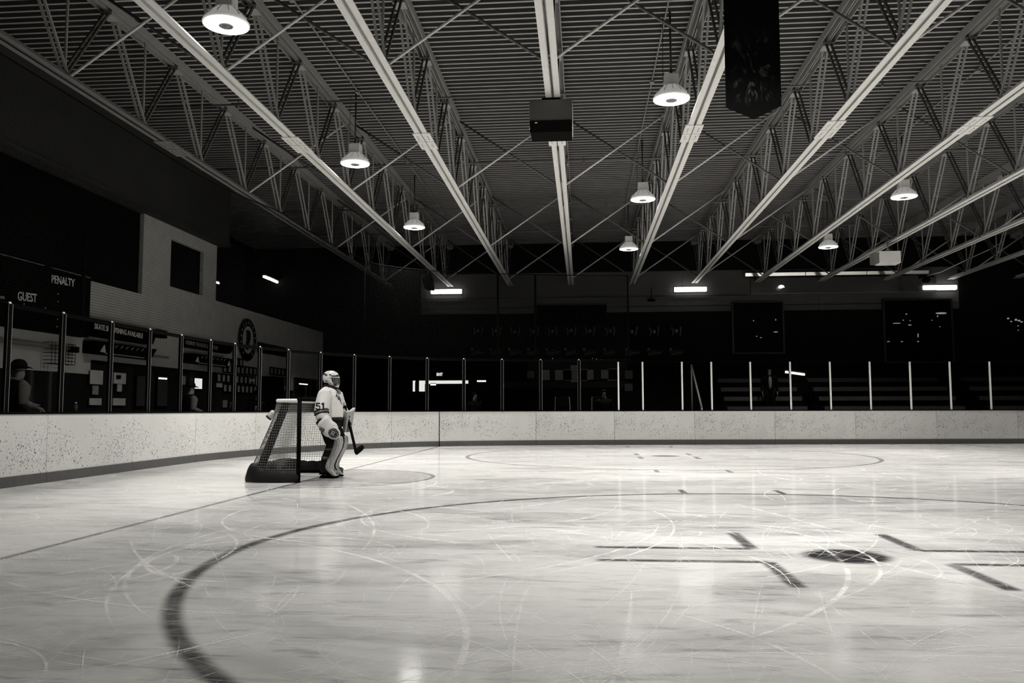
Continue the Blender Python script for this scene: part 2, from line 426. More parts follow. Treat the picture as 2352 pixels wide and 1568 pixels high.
# ------------------------------------------------------------------ plan of the boards
KEY = [V(p) for p in ((-3.8, -9.5), (-3.8, -6), (-3.8, -3), (-3.8, 0), (-3.82, 2.2), (-3.78, 4.3), (-3.46, 6.3), (-2.83, 8.1), (-1.80, 9.75), (-.1, 11.3), (2.6, 12.22), (5.15, 12.68), (8.7, 13.1), (12.5, 13.5), (17.6, 14.0), (21.5, 14.4), (26, 14.85))]
def catmull(P, n=12):
    out = []
    for i in range(len(P) - 1):
        a, b, c, d = P[max(i - 1, 0)], P[i], P[i + 1], P[min(i + 2, len(P) - 1)]
        for k in range(n):
            t = k / n
            out.append(.5 * ((2 * b) + (c - a) * t + (2 * a - 5 * b + 4 * c - d) * t * t + (3 * b - a - 3 * c + d) * t ** 3))
    return out + [P[-1]]
PATH = catmull(KEY); SL = [0.0]
for a, b in zip(PATH, PATH[1:]): SL.append(SL[-1] + (b - a).length)
def path_at(s):
    s = min(max(s, 0), SL[-1] - 1e-6)
    for i in range(len(SL) - 1):
        if SL[i + 1] >= s:
            t = (s - SL[i]) / (SL[i + 1] - SL[i]); return PATH[i].lerp(PATH[i + 1], t)
def path_n(s):
    d = (path_at(s + .15) - path_at(s - .15)).normalized(); return V((-d.y, d.x))
def sub(s0, s1, step=.3):
    n = max(2, int((s1 - s0) / step) + 1); ss = [s0 + (s1 - s0) * i / (n - 1) for i in range(n)]
    return [path_at(s) for s in ss], [path_n(s) for s in ss]
def s_of_px(px, py=943):
    """arc length where the view through a pixel column meets the board line"""
    d = ray(px, py); c = V((CAM.x, CAM.y)); d = V((d.x, d.y)); best = None
    for i in range(len(PATH) - 1):
        a, e = PATH[i], PATH[i + 1] - PATH[i]; den = d.x * e.y - d.y * e.x
        if abs(den) < 1e-9: continue
        q = a - c; t = (q.x * e.y - q.y * e.x) / den; k = (q.x * d.y - q.y * d.x) / den
        if t > 0 and -1e-6 <= k <= 1 + 1e-6 and (best is None or t < best[0]): best = (t, SL[i] + k * (SL[i + 1] - SL[i]))
    return best[1]

# ------------------------------------------------------------------ setting
mb = MB()
outl = [V((p.x, p.y)) for p in PATH] + [V((26, -16.5)), V((-3.8, -16.5))]
f = mb.bm.faces.new([mb.bm.verts.new((p.x, p.y, 0)) for p in outl]); bmesh.ops.triangulate(mb.bm, faces=[f])
ice = struct(mb.obj('floor', M['ice'])); ice['label'] = 'scratched white ice sheet with painted circles and goal line'
mb = MB(); mb.b2((-10, -17, -.30), (28, 30, -.06))
struct(mb.obj('floor_concourse', M['concrete']))
# ceiling: ribbed deck, ribs running along the rink
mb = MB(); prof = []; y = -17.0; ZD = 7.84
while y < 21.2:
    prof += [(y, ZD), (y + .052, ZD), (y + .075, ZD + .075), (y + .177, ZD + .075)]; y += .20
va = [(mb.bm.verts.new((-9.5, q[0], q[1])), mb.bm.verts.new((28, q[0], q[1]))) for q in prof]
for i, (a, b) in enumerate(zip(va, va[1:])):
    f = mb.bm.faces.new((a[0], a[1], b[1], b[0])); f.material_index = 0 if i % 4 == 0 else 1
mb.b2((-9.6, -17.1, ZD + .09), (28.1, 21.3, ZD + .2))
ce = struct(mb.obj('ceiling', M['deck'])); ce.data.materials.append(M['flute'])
# left wall: painted block, with big dark openings upstairs
XL = -6.5
mb = MB()
for y0, y1, z0, z1 in ((-8, 4.28, 1.86, 3.90), (4.28, 10.65, 2.18, 3.90), (6.30, 7.69, 3.90, 6.0), (7.69, 9.58, 3.90, 4.30), (7.69, 9.58, 5.56, 6.0), (9.58, 10.44, 3.90, 6.0), (6.3, 10.44, 3.9, 3.9001),
                       (10.44, 21, 3.90, 4.28), (10.65, 20.7, 2.30, 3.90), (10.65, 14.9, 1.75, 2.30), (14.9, 17.2, 1.80, 2.30)):
    if z1 - z0 > .01: mb.b2((XL - .2, y0, z0), (XL, y1, z1))
struct(mb.obj('wall_left', M['wallwhite']))
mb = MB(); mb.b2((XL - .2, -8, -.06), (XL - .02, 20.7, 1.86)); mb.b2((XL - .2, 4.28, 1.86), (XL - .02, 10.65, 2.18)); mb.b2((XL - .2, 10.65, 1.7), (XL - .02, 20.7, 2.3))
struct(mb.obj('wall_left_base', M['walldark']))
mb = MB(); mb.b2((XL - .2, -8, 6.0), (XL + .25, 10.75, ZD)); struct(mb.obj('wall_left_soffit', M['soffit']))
mb = MB(); mb.b2((XL - .1, -8, 5.9), (XL + .3, 10.7, 5.985)); struct(mb.obj('trim_1', M['soffit']))
mb = MB(); mb.b2((XL - .16, -8, 3.9), (XL - .1, 6.3, 6.0)); struct(mb.obj('window_1', M['blackgloss']))
mb = MB(); mb.b2((XL - .16, 7.69, 4.3), (XL - .1, 9.58, 5.56)); struct(mb.obj('window_2', M['blackgloss']))
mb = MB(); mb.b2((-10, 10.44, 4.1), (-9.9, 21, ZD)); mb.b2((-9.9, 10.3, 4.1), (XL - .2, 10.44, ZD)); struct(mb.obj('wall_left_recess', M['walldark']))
mb = MB(); mb.b2((-10, 10.44, 4.0), (XL - .2, 28, 4.12)); struct(mb.obj('floor_balcony', M['concrete']))
# far wall
YF = 20.7
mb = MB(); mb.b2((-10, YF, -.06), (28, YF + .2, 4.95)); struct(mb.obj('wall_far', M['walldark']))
mb = MB(); mb.b2((18.87, YF - .05, 4.8), (28, YF + .2, ZD)); struct(mb.obj('wall_far_right', M['walldark']))
mb = MB()
for i in range(8):
    a = -2.4 + i * 2.66; mb.b2((a + .012, YF - .04, 4.97), (a + 2.648, YF + .1, 6.62 if i < 8 else 6.3))
mb.b2((-2.4, YF - .02, 4.97), (18.87, YF + .1, 6.62))
struct(mb.obj('wall_far_band', M['wallgray']))
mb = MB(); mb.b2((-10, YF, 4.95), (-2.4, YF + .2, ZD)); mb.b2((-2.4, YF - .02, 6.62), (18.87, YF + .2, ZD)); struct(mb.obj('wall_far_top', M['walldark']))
mb = MB(); mb.b2((-2.4, YF - .12, 5.58), (10.8, YF - .07, 5.61)); mb.b2((-2.4, YF - .12, 5.17), (18.8, YF - .07, 5.195)); struct(mb.obj('trim_2', M['darksteel']))

# ------------------------------------------------------------------ roof trusses
JU = [-3.6 + 2.46 * k for k in range(11)]
ZB = 6.10; YM = 2.0; PS = 2.28
def angle_pair(mb, y0, y1, zflange, ztip, w=.10, gap=.034, t=.012):
    for s in (-1, 1):
        a, b = sorted((s * gap / 2, s * (gap / 2 + w)))
        mb.b2((a, y0, min(zflange, zflange + t)), (b, y1, max(zflange, zflange + t)))
        a, b = sorted((s * gap / 2, s * (gap / 2 + t)))
        mb.b2((a, y0, min(zflange, ztip)), (b, y1, max(zflange, ztip)))
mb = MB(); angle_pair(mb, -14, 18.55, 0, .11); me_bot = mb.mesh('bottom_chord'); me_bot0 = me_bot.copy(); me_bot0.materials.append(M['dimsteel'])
mb = MB(); angle_pair(mb, -14, 18.6, 1.73, 1.58, .10, .03)
for s in (-1, 1): mb.b2((s * .115 - .006, -14, 1.58), (s * .115 + .006, 18.6, 1.73))
for k in range(-6, 9): mb.b2((-.10, k * PS - .12, 1.50), (.10, k * PS + .12, 1.575))
me_top = mb.mesh('top_chord')
def web(y0, y1, w=.034, gap=.085):
    mb = MB(); a, b = V((0, y0, .09)), V((0, y1, 1.60)); d = b - a
    for s in (-1, 1): mb.bar(a + V((s * gap / 2, 0, 0)), b + V((s * gap / 2, 0, 0)), w, w, (1, 0, 0))
    for t in (.36, .66): mb.bar(a + d * t - V((gap / 2, 0, 0)), a + d * t + V((gap / 2, 0, 0)), .05, .02)
    return mb.mesh('diagonal_web')
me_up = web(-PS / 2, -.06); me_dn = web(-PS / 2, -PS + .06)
mb = MB(); mb.tube([(0, -PS / 2, .09), (0, -PS / 2, 1.6)], .022, 8); me_vt = mb.mesh('vertical_web')
def plate_mesh():
    mb = MB()
    mb.b2((-.16, -.47, 0), (-.008, -.012, .014)); mb.b2((-.16, .012, 0), (-.008, .47, .014))
    for sy in (-1, 1):
        for i in range(3): mb.tube([(-.095, sy * (.13 + i * .09), -.014), (-.095, sy * (.13 + i * .09), .0)], .015, 6)
    return mb.mesh('splice_plate')
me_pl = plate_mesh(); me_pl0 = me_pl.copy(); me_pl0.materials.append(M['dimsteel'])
for me, k in ((me_bot, 'steel'), (me_top, 'webpaint'), (me_up, 'darkbar'), (me_dn, 'webpaint'), (me_vt, 'webpaint'), (me_pl, 'steel')): me.materials.append(M[k])
for j, u in enumerate(JU):
    t = thing('roof_truss', 'pale steel open-web roof truss, %s from the left wall' % ORD[j], 'roof truss', (u, YM, ZB), 0, 'steel roof trusses')
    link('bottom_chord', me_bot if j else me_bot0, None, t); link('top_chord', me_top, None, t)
    for s in (-1, 1):
        p = link('splice_plate', me_pl if j else me_pl0, None, t); p.location = (0, .0, -.014); p.rotation_euler = (0, 0, 0 if s < 0 else PI)
    for k in range(-3, 9):
        for me, nm in ((me_up, 'diagonal_web'), (me_dn, 'diagonal_web'), (me_vt, 'vertical_web')):
            if k * PS - PS < -14 or k * PS > 18.5: continue
            q = link(nm, me, None, t); q.location = (0, k * PS, 0)
# cross bracing between neighbouring trusses
ROWN = {0: 'nearest', 1: 'middle', 2: 'farther', 3: 'farthest'}
for r, y in enumerate((-1.42, 5.48, 12.35, 19.0)):
    for j in range(len(JU) - 1):
        a, b = JU[j], JU[j + 1]
        for sgn, nm in ((1, 'rising to the right'), (-1, 'falling to the right')):
            mb = MB(); z0, z1 = (ZB + .05, ZB + 1.62) if sgn > 0 else (ZB + 1.62, ZB + .05)
            mb.tube([(a + .10, y + (0 if sgn > 0 else .04), z0), (b - .10, y + (0 if sgn > 0 else .04), z1)], .024, 8)
            tag(mb.obj('bracing_rod', M['bracepaint' if sgn > 0 else 'darkbar'], smooth=True), 'thin steel brace %s between the %s and %s roof trusses, %s row' % (nm, ORD[j], ORD[j + 1], ROWN[r]), 'brace', 'cross braces in the roof')
# pipes across under the deck
for i, y in enumerate((3.55, 8.2, 13.05, 16.75)):
    mb = MB(); mb.tube([(-6, y, 7.52), (27, y, 7.52)], .022, 8)
    for k in range(9): mb.tube([(-3 + k * 3.3 + i * .7, y, 7.52), (-3 + k * 3.3 + i * .7, y, 7.63)], .014, 6); mb.tube([(-3 + k * 3.3 + i * .7, y, 7.44), (-3 + k * 3.3 + i * .7, y, 7.52)], .025, 6)
    tag(mb.obj('sprinkler_pipe', M['dimsteel'], smooth=True), 'thin sprinkler pipe running crosswise under the roof deck, %s from the camera' % ORD[i], 'pipe', 'sprinkler pipes')

# ------------------------------------------------------------------ high-bay lamps
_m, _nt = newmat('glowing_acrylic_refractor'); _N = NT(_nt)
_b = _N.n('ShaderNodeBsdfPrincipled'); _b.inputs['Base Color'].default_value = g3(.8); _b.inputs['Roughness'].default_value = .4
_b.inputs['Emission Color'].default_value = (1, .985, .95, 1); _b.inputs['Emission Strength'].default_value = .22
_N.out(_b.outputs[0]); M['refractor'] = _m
def lamp_parts():
    P = {}
    mb = MB(); mb.lathe([(.098, 0), (.16, -.012), (.23, -.014), (.297, .0), (.297, .004), (.098, .004)], n=40); P['lens'] = (mb.mesh('lens', True), 'lens', None)
    mb = MB(); mb.lathe([(.0, -.026), (.035, -.026), (.04, -.018), (.065, -.018), (.07, -.026), (.098, -.02), (.10, .01), (0, .01)], n=28); P['hub'] = (mb.mesh('hub', True), 'grayplastic', None)
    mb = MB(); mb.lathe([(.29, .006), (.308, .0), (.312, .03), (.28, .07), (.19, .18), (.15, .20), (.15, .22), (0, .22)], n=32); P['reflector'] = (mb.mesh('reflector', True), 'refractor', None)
    mb = MB()
    for k in range(12):
        t = k * PI / 6; mb.bar((.15 * math.cos(t), .15 * math.sin(t), .205), (.285 * math.cos(t), .285 * math.sin(t), .075), .008, .03)
    P['cooling_fin'] = (mb.mesh('cooling_fin'), 'white', None)
    mb = MB(); mb.box((0, 0, .33), (.25, .20, .21)); P['driver_box'] = (mb.mesh('driver_box'), 'white', .02)
    mb = MB(); mb.tube([(0, 0, .43), (0, 0, ZD - 6.3)], .018, 8); mb.lathe([(0, .47), (.035, .47), (.035, .43), (.05, .42), (0, .42)], n=12); P['hanger'] = (mb.mesh('hanger', True), 'darksteel', None)
    mb = MB(); mb.tube([(-.13, .02, .32), (-.135, .02, .7), (-.12, .02, ZD - 6.32)], .006, 6); P['safety_cable'] = (mb.mesh('safety_cable', True), 'darksteel', None)
    return P
LP = lamp_parts()
PW = 152.0
lamps = []
for row, u, ys in (('left row', -.58, (-2.53, 3.99, 10.31)), ('middle row', 5.76, (-5.9, .81, 7.65, 14.2)), ('right row', 12.2, (1.2, 7.99, 14.47)), ('far right row', 18.5, (-2.6, 4.2, 13.3))):
    for i, yv in enumerate(ys): lamps.append((row, u, yv, i, len(ys)))
proto = None
for row, u, yv, i, n in lamps:
    place = 'farthest' if i == n - 1 else 'nearest' if i == 0 else '%s from the front' % ORD[i]
    lab = 'round glowing high-bay lamp hanging in the %s, %s' % (row, place)
    if proto is None:
        t = thing('high_bay_lamp', lab, 'lamp', (u, yv, 6.3), 0, 'high-bay lamps over the ice'); proto = t
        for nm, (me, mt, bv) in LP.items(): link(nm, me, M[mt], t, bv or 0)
    else:
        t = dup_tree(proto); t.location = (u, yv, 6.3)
    t['label'] = lab
    ld = bpy.data.lights.new('lamp_beam', 'AREA'); ld.shape = 'DISK'; ld.size = .56; ld.spread = math.radians(118)
    ld.energy = PW * (.10 if yv > 12 else .40 if yv > 10 else .62 if yv > 5 else .85 if (yv < -5 or u > 15) else 1.0); ld.color = (1, .985, .95)
    lo = bpy.data.objects.new('lamp_beam', ld); COL.objects.link(lo); lo.parent = t; lo.location = (0, 0, -.035)
    k_ = 'lensdim' if yv > 12 else 'lensmid' if (yv < -5 or u > 15) else None
    if k_:
        for c_ in t.children:
            if c_.name.startswith('lens'): c_.data = c_.data.copy(); c_.data.materials[0] = M[k_]
for i, u in enumerate((-.47, 5.69, 12.1)):
    mb = MB(); mb.tube([(u, -9, 7.79), (u + .0, 18, 7.79)], .014, 6)
    for yv in (-.3, 3.7, 8.9): mb.box((u, yv, 7.77), (.09, .09, .05))
    tag(mb.obj('wiring_conduit', M['postedge']), 'thin wiring conduit on the roof deck above the %s of lamps' % ('left row', 'middle row', 'right row')[i], 'conduit', 'wiring conduits')

# ------------------------------------------------------------------ dasher boards
s_start = s_of_px(104, 1108); sg = s_of_px(1009, 1000)
seams = [s_start - 2 * 2.45, s_start - 2.45, s_start]
while seams[-1] + 2.45 < sg - 1.2: seams.append(seams[-1] + 2.45)
seams.append(sg)
for px in (1231, 1411, 1595, 1779, 1964, 2150, 2336): seams.append(s_of_px(px))
seams += [seams[-1] + 2.5, seams[-1] + 5.0]
ZT = 1.018
for i, (a, b) in enumerate(zip(seams, seams[1:])):
    a += .016 if abs(a - sg) < .01 else .004; b -= .016 if abs(b - sg) < .01 else .004
    P, Nn = sub(a, b); c = path_at((a + b) / 2)
    t = wthing('board_panel', 'white puck-marked rink board panel, %s along from the left edge' % ORD[i], 'rink board', (c.x, c.y, 0), 'rink boards around the ice')
    mb = MB(); mb.strip(P, Nn, 0, .04, .15, ZT); mb.obj('facing', M['board'], t)
    mb = MB(); mb.strip(P, Nn, -.018, .04, -.03, .15); mb.obj('kick_plate', M['kick'], t)
    mb = MB(); mb.strip(P, Nn, -.012, .14, ZT, ZT + .032); mb.obj('cap_rail', M['black'], t)
    mb = MB(); mb.strip(P, Nn, .06, .11, -.05, ZT); mb.obj('back_frame', M['black'], t)
# glass and stanchions
WH = [1422, 1478, 1569, 1637, 1727, 1819, 1911, 2003, 2096, 2188, 2280, 2372, 2464]
DK = [20, 145, 257, 345, 418, 485, 541, 599, 664, 738, 815, 896, 982, 1066, 1154, 1243, 1331]
ZG = 2.53
def st_label(i, white): return ('slim white glass stanchion on the far boards, %s from the left among the white ones' if white else 'slim dark glass stanchion with bright edges, %s from the left edge') % ORD[i]
posts = []
for i, px in enumerate(DK): posts.append((s_of_px(px), False, i))
for i, px in enumerate(WH): posts.append((s_of_px(px), True, i))
for s, white, i in posts:
    p, n = path_at(s), path_n(s); d = V((n.y, -n.x)); ang = math.atan2(d.y, d.x)
    t = thing('glass_stanchion', st_label(i, white), 'stanchion', (p.x + n.x * .06, p.y + n.y * .06, ZT + .032), ang, 'white stanchions' if white else 'dark stanchions')
    zz = ZG - ZT - .032 + (.05 if not white else .0)
    if white:
        mb = MB(); mb.b2((-.024, -.02, .0), (.024, .02, zz)); mb.obj('post', M['alu'], t, bevel=.005)
        mb = MB(); mb.b2((-.04, .02, .0), (.04, .03, zz)); mb.obj('clamp_strip', M['black'], t)
    else:
        mb = MB(); mb.b2((-.045, -.02, 0), (.045, .03, zz)); mb.obj('post', M['black'], t, bevel=.004)
        mb = MB(); mb.b2((.036, -.024, 0), (.046, -.018, zz)); mb.b2((-.046, -.024, 0), (-.042, -.018, zz)); mb.obj('edge_trim', M['postedge'], t)
        mb = MB(); mb.lathe([(0, zz + .03), (.02, zz + .025), (.025, zz), (0, zz)], n=10); mb.obj('end_cap', M['alu'], t, smooth=True)
def nm_post(k):
    s, w, i = posts[k]; return '%s %s stanchion' % (ORD[i], 'white' if w else 'dark')
for k in range(len(posts) - 1):
    a, b = posts[k][0] + .03, posts[k + 1][0] - .03
    P, Nn = sub(a, b); c = path_at((a + b) / 2)
    t = wthing('rink_glass', 'clear rink glass pane between the %s and the %s' % (nm_post(k), nm_post(k + 1)), 'glass pane', (c.x, c.y, ZT + .032), 'clear glass panes above the boards')
    mb = MB(); mb.strip(P, Nn, .062, .074, ZT + .03, ZG); mb.obj('pane', M['glass'], t)
    mb = MB(); mb.strip(P, Nn, .060, .076, ZG, ZG + (.05 if not posts[k][1] else .012)); mb.obj('top_rail', M['black'], t)
# end of the left glass beyond the frame
# netting above the end glass and round the corner
def net(name, label, s0, s1, z0, z1, off=.07):
    P, Nn = sub(s0, s1, .25); mb = MB(); uvl = mb.bm.loops.layers.uv.new('UVMap'); prev = None; d = 0; L = None
    ztop = z1; hs = []
    for p, n in zip(P, Nn):
        z1 = ztop - .85 * max(0, min(1, (p.y - 7.0) / 3.0)); hs.append(z1)
        q = V((p.x + n.x * off, p.y + n.y * off))
        if L is not None: d += (q - L).length
        L = q; cur = (mb.bm.verts.new((q.x, q.y, z0)), mb.bm.verts.new((q.x, q.y, z1)), d)
        if prev:
            f = mb.bm.faces.new((prev[0], cur[0], cur[1], prev[1]))
            for lp, uv in zip(f.loops, ((prev[2], z0), (cur[2], z0), (cur[2], z1), (prev[2], z1))): lp[uvl].uv = uv
        prev = cur
    me = bpy.data.meshes.new(name); mb.bm.to_mesh(me); mb.bm.free()
    t = thing(name, label, 'netting', (0, 0, 0)); link('mesh_panel', me, M['net'], t)
    P2, N2 = sub(s0, s1, .4); m2 = MB(); m2.tube([(p.x + n.x * off, p.y + n.y * off, ztop - .85 * max(0, min(1, (p.y - 7.0) / 3.0))) for p, n in zip(P2, N2)], .012, 6); m2.obj('support_cable', M['black'], t, smooth=True)
    m2 = MB(); m2.tube([(p.x + n.x * off, p.y + n.y * off, z0) for p, n in zip(P2, N2)], .012, 6); m2.obj('hem_rope', M['black'], t, smooth=True)
    return t
s_ne = s_of_px(1445, 800)
net('protective_net', 'dark protective netting hung above the end glass and around the corner', s_start - 4.5, s_ne, ZG + .06, 6.06)
for i, px in enumerate((193, 839, 1145, 1232, 1447)):
    p = path_at(s_of_px(px)); n = path_n(s_of_px(px)); mb = MB(); q = p + n * .1
    mb.tube([(q.x, q.y, ZG - .05), (q.x, q.y, 3.95 if i == 0 else 5.22)], .03 if i != 1 else .012, 8)
    tag(mb.obj('net_pole', M['black'], smooth=True), ('black net pole standing beside the scoreboard', 'thin black net pole above the corner glass', 'black net pole on the far boards, left of the pair', 'black net pole on the far boards, right of the pair', 'black net pole at the right end of the netting')[i], 'pole', 'net poles')

# ------------------------------------------------------------------ goal
goal = wthing('goal', 'dark-framed hockey goal with netting standing on the goal line', 'goal', (-.4, 0, 0))
RG = .031; GW = .945
mb = MB(); mb.tube([(0, -GW, 0), (0, -GW, 1.225)], RG, 14); mb.obj('post', M['black'], goal, smooth=True)
mb = MB(); mb.tube([(0, GW, 0), (0, GW, 1.225)], RG, 14); mb.obj('post', M['black'], goal, smooth=True)
mb = MB(); mb.tube([(0, -GW - .03, 1.235), (0, GW + .03, 1.235)], RG, 14); mb.obj('crossbar', M['black'], goal, smooth=True)
top_pl = [(0, -GW), (-.2, -.93), (-.34, -.88), (-.39, -.76), (-.39, 0), (-.39, .76), (-.34, .88), (-.2, .93), (0, GW)]
bot_pl = [(0, -GW), (-.34, -1.0), (-.68, -.95), (-.85, -.72), (-.80, 0), (-.85, .72), (-.68, .95), (-.34, 1.0), (0, GW)]
def resamp(P, n):
    P = [V(p) for p in P]; P = catmull(P, 10); L = [0]
    for a, b in zip(P, P[1:]): L.append(L[-1] + (b - a).length)
    out = []; j = 0
    for k in range(n + 1):
        s = L[-1] * k / n
        while j < len(L) - 2 and L[j + 1] < s: j += 1
        out.append(P[j].lerp(P[j + 1], (s - L[j]) / max(L[j + 1] - L[j], 1e-9)))
    return out
NT_, NZ_ = 76, 30
TP, BP = resamp(top_pl, NT_), resamp(bot_pl, NT_)
mb = MB(); G = []
for k in range(NT_ + 1):
    col = []
    for i in range(NZ_ + 1):
        t = i / NZ_; p = TP[k].lerp(BP[k], t); z = 1.215 * (1 - t) + .04 * t
        bow = math.sin(PI * t) * math.sin(PI * k / NT_); p = p * (1 + .035 * bow)
        col.append(mb.bm.verts.new((p.x, p.y, z)))
    G.append(col)
for k in range(NT_):
    for i in range(NZ_):
        mb.bm.faces.new((G[k][i], G[k + 1][i], G[k + 1][i + 1], G[k][i + 1]))
nt_o = mb.obj('netting', M['twine'], goal)
wf = nt_o.modifiers.new('w', 'WIREFRAME'); wf.thickness = .0062; wf.use_even_offset = False; wf.use_boundary = True
apply_mods(nt_o)
mb = MB(); G = []
for k in range(NT_ + 1):
    p = TP[k]; G.append([mb.bm.verts.new((p.x * t, p.y, 1.22 - .02 * math.sin(PI * t))) for t in [i / 8 for i in range(9)]])
for a, b in zip(G, G[1:]):
    for i in range(8):
        try: mb.bm.faces.new((a[i], b[i], b[i + 1], a[i + 1]))
        except ValueError: pass
tn = mb.obj('top_netting', M['canvas'], goal); wf = tn.modifiers.new('w', 'WIREFRAME'); wf.thickness = .010; wf.use_even_offset = False; apply_mods(tn)
mb = MB(); mb.tube([(p.x * 1.0 + .0, p.y, 1.215) for p in resamp(top_pl, 40)], .026, 10); mb.obj('top_frame', M['canvas'], goal, smooth=True)
mb = MB(); mb.tube([(p.x, p.y, .03) for p in resamp(bot_pl, 40)], .03, 10); mb.obj('base_frame', M['black'], goal, smooth=True)
mb = MB(); R = []
for p in resamp(bot_pl, 60):
    n = V((p.x + .30, p.y)).normalized(); hgt = .205 + .055 * max(0, min(1, (-p.x - .55) / .25))
    hgt += .008 * math.sin(p.x * 40 + p.y * 31); q = V((p.x, p.y))
    row = [(q + n * .040, 0), (q + n * .05, .03), (q + n * .045, .07), (q + n * .01, hgt * .72), (q - n * .035, hgt), (q - n * .05, hgt), (q - n * .02, .02)]
    R.append([mb.bm.verts.new((a.x, a.y, z)) for a, z in row])
for a, b in zip(R, R[1:]):
    for i in range(len(a) - 1): mb.bm.faces.new((a[i], b[i], b[i + 1], a[i + 1]))
mb.obj('base_skirt', M['skirt'], goal, smooth=True)
for s in (-1,):
    mb = MB(); c0, c1 = V((-.36, s * .50, 1.18)), V((-.80, s * .50, .06)); d = (c1 - c0).normalized()
    mb.loft([(c0 + d * (t * (c1 - c0).length), .16 + .03 * t, .018, (0, 1, 0), (.93, 0, -.36)) for t in (0, .2, .5, .8, 1)], 16, 3)
    mb.obj('back_pad', M['blackcloth'], goal, smooth=True)
mb = MB(); mb.tube([(-.0, -GW, 1.20)] + [(-.02, -GW - .018, z) for z in (1.1, .9, .6, .3, .2)], .008, 6); mb.obj('lacing_bar', M['black'], goal, smooth=True)
# bottle in its holder behind the net
wb = wthing('water_bottle', 'pale bottle tilted in a holder behind the goal', 'bottle', (-.72, -.55, .97))
a, b = V((-.66, -.56, .96)), V((-.575, -.54, 1.075)); a, b = V((-.565, -.68, .965)), V((-.485, -.68, 1.055))
mb = MB(); mb.tube([a, a.lerp(b, .1), a.lerp(b, .75), a.lerp(b, .9), b], [.040, .046, .046, .040, .022], 14); mb.obj('body', M['padwhite'], wb, smooth=True)
mb = MB(); mb.tube([a + (a - b) * .16, a], [.05, .05], 14); mb.obj('holder', M['skirt'], wb, smooth=True)
mb = MB(); mb.tube([b, b + (b - a) * .12], [.018, .012], 10); mb.obj('cap', M['grayplastic'], wb, smooth=True)

# ------------------------------------------------------------------ skinned bodies
def skin_body(name, J, E, mat, parent, root, sub=1):
    names = list(J); idx = {n: i for i, n in enumerate(names)}
    me = bpy.data.meshes.new(name); me.from_pydata([J[n][0] for n in names], [(idx[a], idx[b]) for a, b in E], [])
    o = link(name, me, mat, parent)
    o.modifiers.new('skin', 'SKIN').use_smooth_shade = True
    for n in names:
        sv = me.skin_vertices[0].data[idx[n]]; r = J[n][1]; sv.radius = r if isinstance(r, tuple) else (r, r); sv.use_root = (n == root)
    ss = o.modifiers.new('sub', 'SUBSURF'); ss.levels = sub; ss.render_levels = sub
    apply_mods(o)
    for p in o.data.polygons: p.use_smooth = True
    if not o.data.materials: o.data.materials.append(mat)
    return o
def add_hand(J, E, wrist, tag_, d, n):
    """palm, four fingers and a thumb from a wrist; d along the hand, n out of the palm"""
    d, n = V(d).normalized(), V(n).normalized(); w = d.cross(n).normalized(); p = V(J[wrist][0])
    J[tag_ + 'palm'] = (p + d * .06, (.030, .018)); E.append((wrist, tag_ + 'palm'))
    for k, (o, L) in enumerate(((-.030, .062), (-.010, .074), (.010, .070), (.028, .054))):
        a, b, c = (tag_ + 'f%d%s' % (k, x) for x in 'abc')
        J[a] = (p + d * .098 + w * o, .0095); J[b] = (p + d * (.098 + L * .5) + w * o * 1.1 + n * .010, .0085); J[c] = (p + d * (.098 + L) + w * o * 1.1 + n * .034, .0075)
        E += [(tag_ + 'palm', a), (a, b), (b, c)]
    a, b = tag_ + 'ta', tag_ + 'tb'
    J[a] = (p + d * .045 - w * .042 + n * .012, .011); J[b] = (p + d * .080 - w * .058 + n * .026, .009)
    E += [(tag_ + 'palm', a), (a, b)]

# ------------------------------------------------------------------ goalie
GY = math.radians(2)
gk = thing('person', 'ice hockey goalie in a white number 51 jersey standing beside the goal', 'person', (.165, .05, 0), GY)
J = {'pelvis': ((0, 0, .90), (.14, .11)), 'waist': ((0, 0, 1.05), (.14, .11)), 'chest': ((.0, 0, 1.25), (.16, .12)), 'neck': ((.005, 0, 1.42), .06), 'jaw': ((.02, 0, 1.50), (.065, .07)), 'head': ((.012, 0, 1.585), (.082, .095)), 'crown': ((0, 0, 1.65), (.06, .07)),
     'hipR': ((0, -.11, .86), .09), 'kneeR': ((.08, -.16, .50), .06), 'ankR': ((-.03, -.17, .13), .045), 'toeR': ((.14, -.17, .10), .04),
     'hipL': ((0, .11, .86), .09), 'kneeL': ((.09, .17, .50), .06), 'ankL': ((.03, .18, .13), .045), 'toeL': ((.19, .18, .10), .04),
     'shR': ((-.02, -.19, 1.36), .065), 'elR': ((-.06, -.31, 1.06), .05), 'wrR': ((.06, -.35, .86), .035),
     'shL': ((.01, .19, 1.36), .065), 'elL': ((.05, .29, 1.08), .05), 'wrL': ((.20, .26, .93), .035)}
E_ = [('pelvis', 'waist'), ('waist', 'chest'), ('chest', 'neck'), ('neck', 'jaw'), ('jaw', 'head'), ('head', 'crown'), ('pelvis', 'hipR'), ('hipR', 'kneeR'), ('kneeR', 'ankR'), ('ankR', 'toeR'), ('pelvis', 'hipL'), ('hipL', 'kneeL'), ('kneeL', 'ankL'), ('ankL', 'toeL'),
      ('chest', 'shR'), ('shR', 'elR'), ('elR', 'wrR'), ('chest', 'shL'), ('shL', 'elL'), ('elL', 'wrL')]
add_hand(J, E_, 'wrR', 'r', (.45, 0, -.9), (0, -1, 0)); add_hand(J, E_, 'wrL', 'l', (.6, -.1, -.8), (-.5, -.8, 0))
J['nose'] = ((.112, 0, 1.565), .012); E_.append(('head', 'nose'))
body = skin_body('body', J, E_, M['skin'], gk, 'pelvis', 2)
X, Y_, Z = V((1, 0, 0)), V((0, 1, 0)), V((0, 0, 1))
